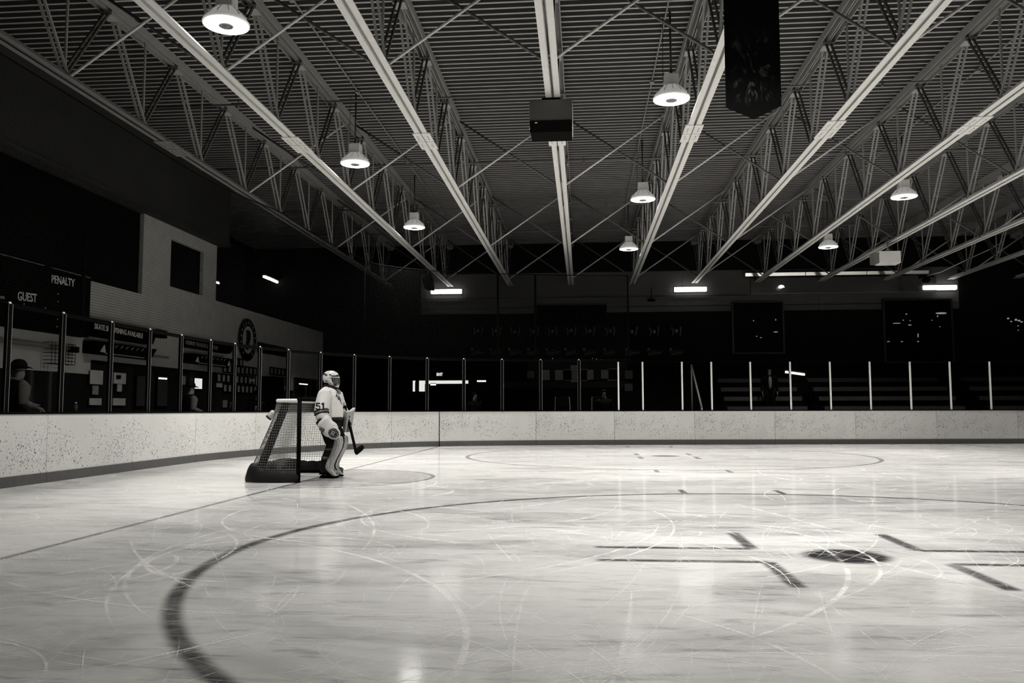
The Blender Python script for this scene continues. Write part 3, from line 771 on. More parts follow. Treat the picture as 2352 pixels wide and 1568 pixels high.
def tube_rings(pts, rs, side):
    pts = [V(p) for p in pts]; out = []
    for i, p in enumerate(pts):
        t = (pts[min(i + 1, len(pts) - 1)] - pts[max(i - 1, 0)]).normalized(); a = V(side) - t * V(side).dot(t); a.normalize(); b = t.cross(a)
        r = rs[i] if isinstance(rs[i], tuple) else (rs[i], rs[i]); out.append((p, r[0], r[1], a, b))
    return out
# jersey
mb = MB()
mb.loft([((.0, 0, .925), .175, .245, X, Y_), ((.0, 0, .96), .18, .25, X, Y_), ((.01, 0, 1.08), .172, .255, X, Y_), ((.012, 0, 1.20), .165, .265, X, Y_), ((.005, 0, 1.30), .15, .265, X, Y_), ((-.005, 0, 1.375), .125, .225, X, Y_), ((-.01, 0, 1.425), .095, .155, X, Y_), ((0, 0, 1.455), .07, .085, X, Y_)], 40, 2.3)
AR = [(-.01, -.17, 1.375), (-.02, -.25, 1.325), (-.045, -.30, 1.20), (-.06, -.33, 1.08), (-.035, -.345, .985), (.02, -.35, .90)]
RR = [.085, .105, .108, .112, .108, (.085, .08)]
mb.loft(tube_rings(AR, RR, (1, 0, 0)), 28)
AL = [(.01, .17, 1.375), (.02, .25, 1.32), (.04, .30, 1.19), (.07, .315, 1.08), (.13, .30, 1.01), (.19, .27, .955)]
mb.loft(tube_rings(AL, RR, (1, 0, 0)), 28)
jer = mb.obj('jersey', M['jersey'], gk); remesh(jer, .011, 5)
for v in jer.data.vertices:   # cloth folds
    p = v.co; f = noise.noise(V((p.x * 9, p.y * 9, p.z * 2.4))) * .026 + noise.noise(V((p.x * 22 + 4, p.y * 22, p.z * 7))) * .005
    if p.z < 1.36: v.co += v.normal * f
for p in jer.data.polygons: p.use_smooth = True
bvh = BVHTree.FromPolygons([v.co for v in jer.data.vertices], [p.vertices[:] for p in jer.data.polygons])
# hem, sleeve bands, cuffs, collar
def shell(name, rings, mat, parent, n=36, p=2.0, vox=None):
    mb = MB(); mb.loft(rings, n, p); return mb.obj(name, mat, parent, smooth=True)
shell('hem_stripe', [((.0, 0, .905), .172, .240, X, Y_), ((.0, 0, .91), .188, .258, X, Y_), ((.0, 0, .955), .190, .26, X, Y_), ((.0, 0, .958), .17, .24, X, Y_)], M['jerseytrim'], jer, 40, 2.3)
def along(P, t):
    P = [V(p) for p in P]; L = [0]
    for a, b in zip(P, P[1:]): L.append(L[-1] + (b - a).length)
    s = t * L[-1]
    for i in range(len(P) - 1):
        if L[i + 1] >= s - 1e-9: return P[i].lerp(P[i + 1], (s - L[i]) / (L[i + 1] - L[i]))
def band(name, P, t0, t1, r, mat, par=None):
    pts = [along(P, t0), along(P, t0 + .01), along(P, t1 - .01), along(P, t1)]
    return shell(name, tube_rings(pts, [r * .93, r, r, r * .93], (1, 0, 0)), mat, par or jer, 32)
band('sleeve_stripe', AR, .665, .705, .119, M['jerseytrim']); band('sleeve_stripe', AR, .705, .745, .118, M['grayplastic']); band('sleeve_stripe', AR, .745, .79, .117, M['jerseytrim'])
band('sleeve_stripe', AL, .665, .79, .118, M['jerseytrim'])
band('cuff', AR, .955, 1.0, .098, M['jerseytrim'])
mb = MB(); mb.tube([(.012 + .10 * math.cos(t), .115 * math.sin(t), 1.437 - .022 * math.cos(t)) for t in [2 * PI * k / 28 for k in range(28)]], .027, 10, closed=True); mb.obj('collar', M['jerseytrim'], jer, smooth=True)
shell('neck_guard', [((.0, 0, 1.40), .088, .10, X, Y_), ((.0, 0, 1.45), .082, .09, X, Y_), ((.0, 0, 1.50), .07, .075, X, Y_)], M['blackcloth'], gk, 28)
mb = MB(); mb.loft([((.10, 0, 1.435), .012, .055, V((.95, 0, -.3)), Y_), ((.125, 0, 1.40), .010, .075, V((.95, 0, -.3)), Y_), ((.145, 0, 1.355), .010, .075, V((1, 0, 0)), Y_), ((.148, 0, 1.325), .008, .055, V((1, 0, 0)), Y_)], 20, 3)
mb.obj('throat_guard', M['grayplastic'], gk, smooth=True)
# decals on the jersey
GM = Matrix.Translation(V((.165, .05, 0))) @ Euler((0, 0, GY)).to_matrix().to_4x4(); GI = GM.inverted()
def decal(name, s, size, cw, xd, yd, dirw, mat, bold=.0, sx=1.0):
    me = s if not isinstance(s, str) else text_mesh(s, size, 0, bold, sx); bm = bmesh.new(); bm.from_mesh(me)
    bmesh.ops.subdivide_edges(bm, edges=bm.edges, cuts=2); bmesh.ops.triangulate(bm, faces=bm.faces)
    R3 = GI.to_3x3(); x, y, d = R3 @ V(xd), R3 @ V(yd), (R3 @ V(dirw)).normalized(); c = GI @ V(cw)
    for v in bm.verts:
        q = c + x * v.co.x + y * v.co.y; hit = bvh.ray_cast(q - d * .8, d)
        v.co = (hit[0] - d * .006) if hit[0] else q
    bm.to_mesh(me); bm.free(); return link(name, me, mat, jer)
vd = V((-.29, .957, 0)); xr = V((.957, .29, 0))
def digits_mesh():
    bm = bmesh.new()
    def poly(P): bm.faces.new([bm.verts.new((x * .047, y * .047, 0)) for x, y in P])
    def r_(x0, y0, x1, y1): poly([(x0, y0), (x1, y0), (x1, y1), (x0, y1)])
    r_(-1.55, .75, -.2, 1.2); r_(-1.55, -.05, -1.05, .76); r_(-1.06, -.05, -.45, .35); poly([(-.46, .35), (-.46, -.05), (-.2, .12)]); poly([(-.46, -.05), (-.1, .12), (-.1, -.95), (-.46, -.75)]); poly([(-1.05, -.8), (-.46, -.8), (-.1, -.95), (-.4, -1.2), (-1.25, -1.2)]); poly([(-1.6, -.55), (-1.15, -.55), (-1.05, -.8), (-1.25, -1.2), (-1.6, -.95)])
    r_(.62, -1.2, 1.12, 1.2); poly([(.62, 1.2), (.62, .65), (.18, .42), (.18, .85)])
    me = bpy.data.meshes.new('number'); bm.to_mesh(me); bm.free(); return me
decal('number', digits_mesh(), 0, GM @ V((-.045, -.40, 1.13)), xr, Z, vd, M['jerseytrim'])
fwd = GM.to_3x3() @ X; lft = GM.to_3x3() @ Y_
xx = (lft * .85 + Z * -.52); yy = (lft * .52 + Z * .85)
decal('chest_lettering', 'ARL', .118, GM @ V((.15, -.07, 1.255)), xx, yy, -fwd, M['jerseytrim'], .002, 1.15)
# helmet: painted shell with a cage opening at the front
mb = MB(); hr = []
prof = [(1.705, .0, .015, .015), (1.70, .0, .055, .05), (1.685, .0, .09, .082), (1.66, .0, .118, .102), (1.63, .0, .132, .112), (1.60, .002, .136, .115), (1.57, .006, .136, .114), (1.54, .012, .132, .110), (1.51, .024, .122, .104), (1.48, .040, .105, .092), (1.455, .058, .085, .075), (1.435, .072, .062, .055), (1.425, .078, .03, .03)]
NS = 40; R = []
for z, xc, a, b in prof: R.append([mb.bm.verts.new((xc + a * math.cos(2 * PI * k / NS), b * math.sin(2 * PI * k / NS), z)) for k in range(NS)])
def open_at(z, k):
    t = abs(((2 * PI * (k + .5) / NS) + PI) % (2 * PI) - PI)
    return 1.475 < z < 1.592 and t < math.radians(62 if z > 1.5 else 52)
def open_back(z, k):
    t = abs(((2 * PI * (k + .5) / NS) + PI) % (2 * PI) - PI); return z < 1.50 and t > math.radians(112)
for i in range(len(R) - 1):
    zc = (prof[i][0] + prof[i + 1][0]) / 2
    for k in range(NS):
        if not open_at(zc, k) and not open_back(zc, k): mb.bm.faces.new((R[i][k], R[i][(k + 1) % NS], R[i + 1][(k + 1) % NS], R[i + 1][k]))
mb.bm.faces.new(R[0][::-1]) if False else None
hel = mb.obj('helmet', M['mask'], gk, smooth=True); sm = hel.modifiers.new('s', 'SOLIDIFY'); sm.thickness = .008; sm.offset = -1; apply_mods(hel)
hel.rotation_euler = (0, 0, math.radians(-14))
def hsurf(z, t, out=.004):
    for (z0, x0, a0, b0), (z1, x1, a1, b1) in zip(prof, prof[1:]):
        if z1 <= z <= z0:
            f = (z - z0) / (z1 - z0); xc, a, b = x0 + (x1 - x0) * f, a0 + (a1 - a0) * f + out, b0 + (b1 - b0) * f + out
            return V((xc + a * math.cos(t), b * math.sin(t), z))
mb = MB()
for z in (1.498, 1.520, 1.543, 1.566): mb.tube([hsurf(z, math.radians(d)) for d in range(-60, 61, 8)], .0035, 6)
for d in (-50, -33, -16, 0, 16, 33, 50): mb.tube([hsurf(z, math.radians(d), .007) for z in (1.594, 1.57, 1.54, 1.51, 1.485, 1.472)], .0035, 6)
mb.obj('cage', M['cagewire'], hel, smooth=True)
mb = MB(); mb.tube([hsurf(1.594, math.radians(d), .005) for d in range(-64, 65, 8)], .007, 6); mb.obj('brow_trim', M['padwhite'], hel, smooth=True)
for s, eb in ((-1, 0), (1, 0)):
    mb = MB(); mb.lathe([(0, .010), (.008, .006), (.011, 0), (.008, -.006), (0, -.010)], n=12); e = mb.obj('eye', M['black'], gk, smooth=True); e.location = (.098, s * .033, 1.585)
# pants
mb = MB()
mb.loft([((-.01, 0, .99), .15, .22, X, Y_), ((-.01, 0, .90), .165, .24, X, Y_), ((0, 0, .80), .165, .235, X, Y_), ((0.02, 0, .76), .12, .2, X, Y_)], 30, 2.4)
for s, kx in ((-1, .075), (1, .10)): mb.loft(tube_rings([(0, s * .12, .86), (.03, s * .135, .74), (kx, s * .15, .60), (kx + .02, s * .155, .54)], [.13, .135, .125, .11], (1, 0, 0)), 24)
pt = mb.obj('pants', M['blackcloth'], gk); remesh(pt, .014, 4)
# leg pads and skates
for s, dx, nm in ((-1, 0, 'near'), (1, .0, 'far')):
    y = s * .165
    rings = [(.655, .185, .035, .105), (.63, .187, .052, .125), (.56, .187, .058, .138), (.47, .165, .060, .142), (.38, .125, .056, .138), (.28, .078, .052, .134), (.20, .050, .050, .132), (.155, .052, .052, .132), (.11, .085, .050, .13), (.065, .128, .042, .126), (.04, .150, .028, .115)]
    mb = MB(); mb.loft([((dx + xc, y, z), a, b, V((1, 0, .0)), Y_) for z, xc, a, b in rings], 28, 3.4)
    pad = mb.obj('leg_pad', M['pad'], gk, smooth=True); (pad.data.materials.append(M['blackcloth']), [setattr(p_, 'material_index', 1) for p_ in pad.data.polygons if s > 0 and p_.normal.y < -.45 and p_.center.z > .12]); pad.modifiers.new('e', 'EDGE_SPLIT').split_angle = math.radians(55); apply_mods(pad)
    mb = MB(); mb.loft([((dx + xc, y + s * .01, z), a, b, X, Y_) for z, xc, a, b in ((.60, .08, .07, .09), (.50, .07, .08, .095), (.38, .02, .075, .09), (.25, -.025, .07, .085), (.14, -.035, .065, .08), (.09, -.01, .06, .065))], 24, 2.4)
    mb.obj('calf_wrap', M['skirt'], pad, smooth=True)
    for z, xx_ in ((.46, .06), (.32, .005)):
        mb = MB(); mb.loft([((dx + xx_, y + s * .01, z + h), .085, .102, X, Y_) for h in (-.02, .02)], 24, 2.4); mb.obj('strap', M['padgray'], pad, smooth=True)
    mb = MB(); mb.loft([((dx - .01, y, .16), .075, .045, X, Y_), ((dx + .01, y, .11), .11, .048, X, Y_), ((dx + .03, y, .07), .15, .045, X, Y_), ((dx + .03, y, .055), .145, .035, X, Y_)], 24, 2.6)
    sk = mb.obj('skate', M['black'], gk, smooth=True)
    mb = MB(); mb.prism([(-.13, .006), (-.11, 0), (.15, 0), (.18, .012), (.16, .03), (.10, .058), (.06, .03), (-.02, .03), (-.06, .058), (-.12, .04)], 'y', y - .004, y + .004); bl = mb.mesh('blade'); bl.transform(Matrix.Translation((dx + .02, 0, .001))); link('blade', bl, M['black'], sk)
# catching glove
mb = MB()
mb.loft(tube_rings([(-.02, -.37, .905), (.02, -.38, .875), (.065, -.39, .82), (.10, -.395, .77)], [(.115, .085), (.125, .09), (.105, .075), (.09, .06)], (1, 0, 0)), 28, 2.6)
mb.loft([((.10 + .085 * t, -.40, .78 - .055 * t), .125 * k, .062 * k, V((.55, 0, .83)), Y_) for t, k in ((-1.0, .55), (-.5, .95), (0, 1.06), (.5, 1.0), (1.0, .75), (1.25, .35))], 28, 2.4)
gl = mb.obj('catching_glove', M['padwhite'], gk); remesh(gl, .010, 5)
pc = V((.175, -.435, .715))
mb = MB(); mb.loft([(pc + Y_ * dy, a, b, V((.92, 0, -.38)), V((.38, 0, .92))) for dy, a, b in ((.05, .085, .07), (.0, .095, .078), (-.03, .085, .068), (-.05, .05, .04))], 24); mb.obj('pocket', M['blackcloth'], gl, smooth=True)
mb = MB()
for i in range(-3, 4):
    for k in range(-2, 3):
        if (i / 3.6) ** 2 + (k / 2.6) ** 2 > 1: continue
        q = pc + V((.92, 0, -.38)) * (i * .024) + V((.38, 0, .92)) * (k * .026); q.y -= .052 - .022 * ((i / 3.4) ** 2 + (k / 2.4) ** 2)
        mb.box(q, (.013, .008, .016), (0, .5 + .3 * k, 0))
mb.obj('pocket_lacing', M['padwhite'], gl)
mb = MB(); mb.tube([pc - Y_ * .012 + V((.92, 0, -.38)) * (.100 * math.cos(t)) + V((.38, 0, .92)) * (.083 * math.sin(t)) for t in [2 * PI * k / 24 for k in range(24)]], .014, 8, closed=True); mb.obj('pocket_rim', M['padwhite'], gl, smooth=True)
mb = MB(); mb.loft(tube_rings([(-.045, -.365, .93), (-.02, -.37, .90)], [(.10, .08), (.108, .086)], (1, 0, 0)), 24); mb.obj('glove_cuff', M['jerseytrim'], gl, smooth=True)
mb = MB(); mb.loft([((-.045, -.43, .83), .012, .03, Y_, V((.5, 0, .85))), ((-.02, -.445, .80), .016, .05, Y_, V((.5, 0, .85))), ((.03, -.455, .745), .012, .028, Y_, V((.5, 0, .85)))], 18); mb.obj('thumb_panel', M['padgray'], gl, smooth=True)
# blocker
bc = V((.235, .25, .90)); br = Euler((0, math.radians(8), math.radians(-18))).to_matrix()
mb = MB(); pr_ = [(-.10, -.19), (.085, -.19), (.105, -.15), (.11, .13), (.135, .215), (.03, .165), (-.10, .15)]
mb.prism(pr_, 'x', -.03, .03); me = mb.mesh('blocker'); me.transform(Matrix.Translation(bc) @ br.to_4x4())
blk = link('blocker', me, M['blockerskin'], gk, .012)
mb = MB(); mb.loft([(bc + br @ V((-.09, .0, -.02 + h)), .055, .06, br @ X, br @ Y_) for h in (-.09, -.05, .05, .10)], 20, 2.6); mb.obj('blocker_palm', M['padgray'], blk, smooth=True)
mb = MB()
for h in (-.11, -.03, .05): mb.loft([(bc + br @ V((.034, .02 * 0 - .03, h)), .004, .022, br @ X, br @ Y_), (bc + br @ V((.036, -.03, h + .03)), .004, .022, br @ X, br @ Y_)], 14)
mb.obj('blocker_marks', M['padgray'], blk)
# stick, held in the blocker hand
st = wthing('goalie_stick', 'dark goalie stick held down in the blocker hand, blade off the ice', 'hockey stick', tuple(GM @ V((.24, .25, .9))))
h0 = GM @ V((.245, .235, .90)); sd = V((.135, -.02, -.515)).normalized()
mb = MB(); mb.bar(h0 - sd * .26, h0 - sd * .02, .022, .030, (0, 1, 0)); mb.obj('shaft', M['black'], st, bevel=.004)
mb = MB(); mb.bar(h0 - sd * .02, h0 + sd * .535, .026, .085, (0, 1, 0)); mb.obj('paddle', M['black'], st, bevel=.005)
heel = h0 + sd * .53; bd = V((.03, .28, .075)).normalized()
upb = V((-.42, .0, .9)); upb = (upb - bd * upb.dot(bd)).normalized(); nb = bd.cross(upb)
mb = MB(); mb.loft([(heel + bd * t + nb * (.02 * (t / .3) ** 2), hh, .012, upb, nb) for t, hh in ((-.03, .036), (0, .047), (.10, .047), (.20, .046), (.26, .040), (.285, .022))], 16, 3.5)
mb.obj('blade', M['black'], st, smooth=True)
mb = MB(); mb.bar(h0 - sd * .30, h0 - sd * .255, .03, .036, (0, 1, 0)); mb.obj('butt_end', M['padwhite'], st, bevel=.004)

# ------------------------------------------------------------------ skate cuts: shallow ridges of snow along the grooves
m_, nt_ = newmat('skate_snow'); N_ = NT(nt_)
k_ = N_.ss(N_.noise(tc(N_), 2.6, 4, .65), .42, .60); k2_ = N_.ss(N_.noise(tc(N_), 60, 2), .35, .65)
al = N_.m('MULTIPLY', N_.m('MULTIPLY_ADD', k_, .75, .12), N_.m('MULTIPLY_ADD', k2_, .45, .40))
tr = N_.n('ShaderNodeBsdfTransparent'); bs = N_.bsdf(g3(.92), .8, .1); mxs = N_.n('ShaderNodeMixShader')
N_.link(al, mxs.inputs[0]); N_.link(tr.outputs[0], mxs.inputs[1]); N_.link(bs, mxs.inputs[2]); N_.out(mxs.outputs[0]); M['snow'] = m_
rnd = random.Random(11); mb = MB()
def cut(p, a, L, curv, w):
    n = max(4, int(L / .12)); prev = None; q = V(p); z = .0012 + rnd.random() * .0012
    for i in range(n + 1):
        d = V((math.cos(a), math.sin(a))); sd = V((-d.y, d.x)); ww = w * min(1, .25 + 3 * min(i, n - i) / n)
        if path_ok(q):
            cur = (mb.bm.verts.new((q.x + sd.x * ww / 2, q.y + sd.y * ww / 2, z)), mb.bm.verts.new((q.x - sd.x * ww / 2, q.y - sd.y * ww / 2, z)))
            if prev: mb.bm.faces.new((prev[0], prev[1], cur[1], cur[0]))
            prev = cur
        else: prev = None
        q = q + d * (L / n); a += curv * L / n; curv *= .995
def path_ok(q): return q.x > -3.6 and q.x < 25 and q.y < 11 + max(0, q.x) * .11 and not (q.x < 0 and q.y > 4.5)
for i in range(3400):
    if i < 2300: p = (rnd.uniform(-3, 11), -13.0 + 9 * rnd.random() ** 1.3)
    else: p = (rnd.uniform(-3, 20), rnd.uniform(-6, 11))
    near = p[1] < -5
    big = rnd.random() < .055
    cut(p, rnd.uniform(0, 2 * PI), rnd.uniform(.4, 2.2) if not big else rnd.uniform(2, 5), rnd.choice((-1, 1)) * rnd.choice((.05, .15, .3, .5, 1.2)) , rnd.uniform(.014, .034) if big else rnd.uniform(.002, .008))
sn = mb.obj('skate_marks', M['snow']); tag(sn, 'pale curved skate cuts scattered over the ice', 'skate marks', kind='stuff')

# ------------------------------------------------------------------ ceiling-hung things
sp = wthing('loudspeaker', 'dark loudspeaker box hanging under the middle roof truss', 'loudspeaker', (3.74, .1, 5.8))
mb = MB(); mb.prism([(-.02, 6.06), (.55, 6.06), (.55, 5.57), (.06, 5.565), (-.06, 5.70)], 'x', 3.40, 4.09); mb.obj('cabinet', M['speakerface'], sp, bevel=.008)
mb = MB(); mb.prism([(-.058, 5.70), (-.070, 5.70), (.050, 5.545), (.06, 5.555)], 'x', 3.402, 4.084); mb.b2((3.41, .05, 5.548), (4.08, .54, 5.565)); mb.obj('grille', M['black'], sp)
for x in (3.395, 4.085): mb = MB(); mb.b2((x, 0, 5.60), (x + .012, .5, 6.0)); mb.obj('side_panel', M['alu'], sp)
mb = MB(); mb.b2((3.6, .0, 6.06), (3.9, .12, 6.10)); mb.obj('bracket', M['black'], sp)
mb = MB(); mb.tube([(3.49, -.072, 5.665), (3.53, -.072, 5.665)], .008, 6); mb.obj('badge', M['alu'], sp)
s2 = wthing('loudspeaker', 'pale boxy loudspeaker hanging from a roof truss at far right', 'loudspeaker', (13.42, 12.6, 5.6))
mb = MB(); mb.prism([(12.5, 5.79), (12.95, 5.72), (12.95, 5.42), (12.5, 5.43)], 'x', 13.12, 13.74); mb.obj('cabinet', M['white'], s2, bevel=.01)
mb = MB(); mb.b2((12.98, 12.55, 5.44), (13.12, 12.95, 5.76)); mb.obj('side_panel', M['grayplastic'], s2)
mb = MB(); mb.tube([(13.42, 12.65, 5.74), (13.42, 12.65, 6.10)], .022, 8); mb.tube([(13.36, 12.65, 5.84), (13.48, 12.65, 5.84)], .03, 8); mb.obj('pole', M['chrome'], s2, smooth=True)
bn = thing('hanging_banner', 'dark pennant-ended banner hanging from the roof in front of the trusses', 'banner', (6.19, -3.7, 6.05))
mb = MB(); n = 12; rows = []
for i in range(n + 1):
    x = -.31 + .62 * i / n; yo = .012 * math.sin(i * .9); bot = -1.545 - .145 * (1 - abs(x) / .31)
    rows.append([mb.bm.verts.new((x, yo * (1 - t), bot * t)) for t in (0, .25, .5, .75, 1)])
for a, b in zip(rows, rows[1:]):
    for j in range(4): mb.bm.faces.new((a[j], b[j], b[j + 1], a[j + 1]))
bo = mb.obj('cloth', M['banner'], bn); sm = bo.modifiers.new('s', 'SOLIDIFY'); sm.thickness = .004; apply_mods(bo)
mb = MB(); mb.tube([(-.34, 0, .0), (.34, 0, 0)], .014, 8); mb.obj('rod', M['darksteel'], bn, smooth=True)
for x in (-.25, .25): mb = MB(); mb.tube([(x, 0, 0), (x, 0, 1.78)], .004, 6); mb.obj('hanging_wire', M['darksteel'], bn)
mb = MB(); mb.tube([(17.06, 19, 6.02), (17.3, 18.4, 6.05), (18.5, 18.9, 6.60), (19.4, 19, 7.0), (19.8, 19, 7.25)], .018, 8)
tag(mb.obj('conduit', M['alu'], smooth=True), 'bright sloping conduit rising to the roof at far right', 'conduit')
cam_ = wthing('security_camera', 'dark camera unit beside the end of the bright sloping conduit', 'camera', (17.1, 19.2, 5.9))
mb = MB(); mb.box((17.1, 19.2, 6.02), (.45, .3, .12)); mb.obj('mount', M['black'], cam_, bevel=.01)
mb = MB(); mb.lathe([(0, -.02), (.12, -.04), (.17, -.12), (.10, -.20), (0, -.22)], (17.1, 19.2, 6.0), 16); mb.obj('dome', M['blackgloss'], cam_, smooth=True)
for nm, x, z, lb in (('left', -1.95, 6.02, 'dark box speaker in front of the leftmost wall light'),):
    b = wthing('wall_speaker', lb, 'speaker', (x, 19.4, z)); mb = MB(); mb.loft([((x + .12, 19.4, 6.40), .10, .12, X, Y_), ((x + .08, 19.4, 6.25), .22, .2, X, Y_), ((x + .14, 19.4, 5.9), .2, .2, X, Y_), ((x + .20, 19.4, 5.80), .15, .15, X, Y_)], 16, 3); mb.obj('cabinet', M['black'], b)
    mb = MB(); mb.tube([(x + .12, 19.4, 6.4), (x - .1, 19.4, 7.0)], .02, 6); mb.obj('arm', M['postedge'], b)
b = wthing('smoke_detector', 'round detector hanging on a cord below the gray wall band', 'detector', (7.0, 20.4, 5.5))
mb = MB(); mb.lathe([(0, .06), (.08, .05), (.17, .0), (.12, -.05), (0, -.06)], (6.98, 20.4, 5.42), 16); mb.obj('head', M['black'], b, smooth=True)
mb = MB(); mb.tube([(6.98, 20.4, 5.45), (6.98, 20.4, 5.95)], .012, 6); mb.obj('cord', M['black'], b)

# ------------------------------------------------------------------ far wall fittings
def fluor(px, py, lab):
    p = at_y(px, py, YF - .16); t = thing('wall_light', lab, 'light', tuple(p), 0, 'fluorescent lights on the far wall')
    mb = MB(); mb.loft([((-.63, 0, 0), .07, .075, Y_, Z), ((-.60, 0, 0), .085, .085, Y_, Z), ((.60, 0, 0), .085, .085, Y_, Z), ((.63, 0, 0), .07, .075, Y_, Z)], 16, 4); mb.obj('diffuser', M['tube'], t)
    mb = MB(); mb.b2((-.64, .06, -.10), (.64, .12, .10)); mb.obj('backplate', M['white'], t)
    mb = MB(); mb.b2((-.004, -.09, -.09), (.004, .05, .09)); mb.obj('seam', M['postedge'], t)
fluor(1025, 669, 'long glowing wall light, leftmost on the far wall'); fluor(1586, 664, 'long glowing wall light, middle one on the far wall'); fluor(2158, 660, 'long glowing wall light, rightmost on the far wall')
def glow_bar(name, lab, p, d, L, r, mat='dimglow'):
    t = wthing(name, lab, 'light', tuple(p), 'small lights behind the glass'); d = V(d).normalized(); p = V(p)
    mb = MB(); mb.tube([p - d * L / 2, p + d * L / 2], r, 10); mb.obj('tube', M[mat], t)
    mb = MB(); mb.bar(p - d * L / 2 + V((0, 0, r * 1.5)), p + d * L / 2 + V((0, 0, r * 1.5)), r * 3, r * .8); mb.obj('housing', M['grayplastic'], t); return t
glow_bar('tube_or_reflection', 'small tilted glowing bar for a glass reflection behind the white stanchions', at_y(1826, 857, 20.2), (1, .2, -.13), .78, .045)  # added glowing bar in place of a reflection in the glass
glow_bar('tube_or_reflection', 'short glowing bar for a glass reflection beside the lit far doorway', at_y(1106, 875, 20.2), (1, .1, 0), .36, .03)  # another glass reflection built as a glowing bar
glow_bar('tube_or_reflection', 'short tube light low in the lit far doorway', at_y(995, 883, 20.2), (1, .1, 0), .22, .03)
glow_bar('tube_or_reflection', 'short glowing bar for a glass reflection above the goal behind the end glass', at_x(697, 882, -6.2), (0, 1, 0), .9, .02)  # glowing bar added where the end glass mirrors a light
glow_bar('tube_or_reflection', 'short glowing bar for a reflection on the dark door left of the capped spectators', at_x(374, 869, -6.3), (0, 1, 0), .38, .02)  # reflected light on the door built as its own glowing bar
glow_bar('tube_or_reflection', 'slanting bright tube light high in the dark upper recess', at_x(630, 645, -8.5), (0, 1, 0), 2.3, .05, 'tube')
glow_bar('tube_or_reflection', 'small bright tip of a light at the recess edge', at_x(499, 649, -7.0), (0, 1, 0), .22, .03)
def exit_sign(p, xd, s, lab):
    t = wthing('exit_sign', lab, 'exit sign', tuple(p)); xd = V(xd).normalized(); nrm = xd.cross(Z); p = V(p)
    mb = MB(); mb.bar(p - xd * s * .9, p + xd * s * .9, .06, s * 1.1, (0, 0, 1)); mb.obj('housing', M['black'], t)
    place_text('lettering', 'EXIT', s * .95, p + nrm * .04, xd, Z, M['exit'], t, .006, .75)
exit_sign(at_y(1010, 860, YF - .1), (1, 0, 0), .17, 'glowing exit sign above the lit far doorway')
exit_sign(at_x(692, 692, -8.3), (0, 1, 0), .26, 'small glowing exit sign in the dark upper recess')
dr = wthing('lit_doorway', 'doorway with a bright lit transom on the dark far wall', 'doorway', (-1.6, YF - .05, 0))
mb = MB(); mb.b2((-2.19, YF - .05, 2.13), (-.42, YF - .03, 2.26)); mb.obj('transom', M['window'], dr)
mb = MB(); mb.b2((-2.70, YF - .05, 1.82), (-2.60, YF - .03, 2.26)); mb.b2((-2.44, YF - .05, 1.82), (-2.13, YF - .03, 2.26)); mb.obj('side_light', M['window'], dr)
mb = MB(); mb.b2((-2.2, YF - .06, 0), (-.4, YF - .02, 2.12)); mb.b2((-2.6, YF - .08, 0), (-2.44, YF - .01, 2.2)); mb.obj('door_leaf', M['black'], dr)
# posters
for i, px in enumerate((1098, 1140, 1183, 1227, 1269, 1312, 1355, 1402, 1452, 1503, 1554)):
    p = at_y(px, 782, YF - .06); t = thing('poster', 'dark player poster on the far wall, %s from the left' % ORD[i], 'poster', tuple(p), 0, 'row of player posters')
    mb = MB(); mb.b2((-.31, -.01, -.66), (.31, .038, .66)); mb.obj('sheet', M['poster'], t)
    r2 = random.Random(i)
    mb = MB()
    mb.tube([(-.16, -.02, .16 + .1 * r2.random()), (-.12, -.02, .36), (-.19, -.02, .52)], .022, 6); mb.tube([(.14, -.02, .2), (.17, -.02, .38), (.12 + .1 * r2.random(), -.02, .55)], .02, 6); mb.lathe([(0, .09), (.06, .05), (.07, 0), (.04, -.06), (0, -.08)], (.0, -.02, .34 + .08 * r2.random()), 10)
    mb.obj('figure_print', M['faintprint'], t)
    mb = MB(); mb.b2((-.28, -.018, -.40), (-.19, -.012, -.30)); mb.obj('crest', M['faintprint'], t)
    mb = MB()
    for k in range(3):
        x0 = -.30 + .10 * r2.random(); x1 = .18 + .12 * r2.random() - .1 * (k == 0); z = -.46 - .065 * k; mb.bar((x0, -.016, z), (x1, -.016, z + .07), .006, .030 if k == 1 else .016)
    mb.obj('caption_strip', M['faintprint'], t)
# framed prints and notice board behind the far glass
for i, (px, py, w, h, mt) in enumerate(((1253, 861, .34, .42, 'letterdim'), (1285, 861, .36, .42, 'letterdim'), (1320, 858, .34, .7, 'letterdim'), (1219, 860, .30, .30, 'faintprint'), (1339, 861, .34, .42, 'poster'), (1355, 860, .3, .4, 'letterdim'), (1389, 859, .30, .36, 'letterdim'), (1407, 860, .34, .42, 'poster'), (1444, 860, .32, .34, 'faintprint'), (1444, 889, .32, .30, 'faintprint'), (1303, 861, .34, .4, 'poster'))):
    p = at_y(px, py, YF - .04); t = thing('framed_print', 'small framed print on the wall behind the far glass, %s listed in its row' % ORD[i], 'picture', tuple(p), 0, 'framed prints behind the far glass')
    t['label'] = 'small framed print behind the far glass near the white stanchions, %s of the cluster' % ORD[i]
    mb = MB(); mb.b2((-w / 2, -.01, -h / 2), (w / 2, .01, h / 2)); mb.obj('print', M[mt], t)
    mb = MB()
    for a, b in (((-w / 2 - .03, -.02, -h / 2 - .03), (w / 2 + .03, .015, -h / 2)), ((-w / 2 - .03, -.02, h / 2), (w / 2 + .03, .015, h / 2 + .03)), ((-w / 2 - .03, -.02, -h / 2), (-w / 2, .015, h / 2)), ((w / 2, -.02, -h / 2), (w / 2 + .03, .015, h / 2))): mb.b2(a, b)
    mb.obj('frame', M['postedge'] if mt == 'poster' else M['black'], t)
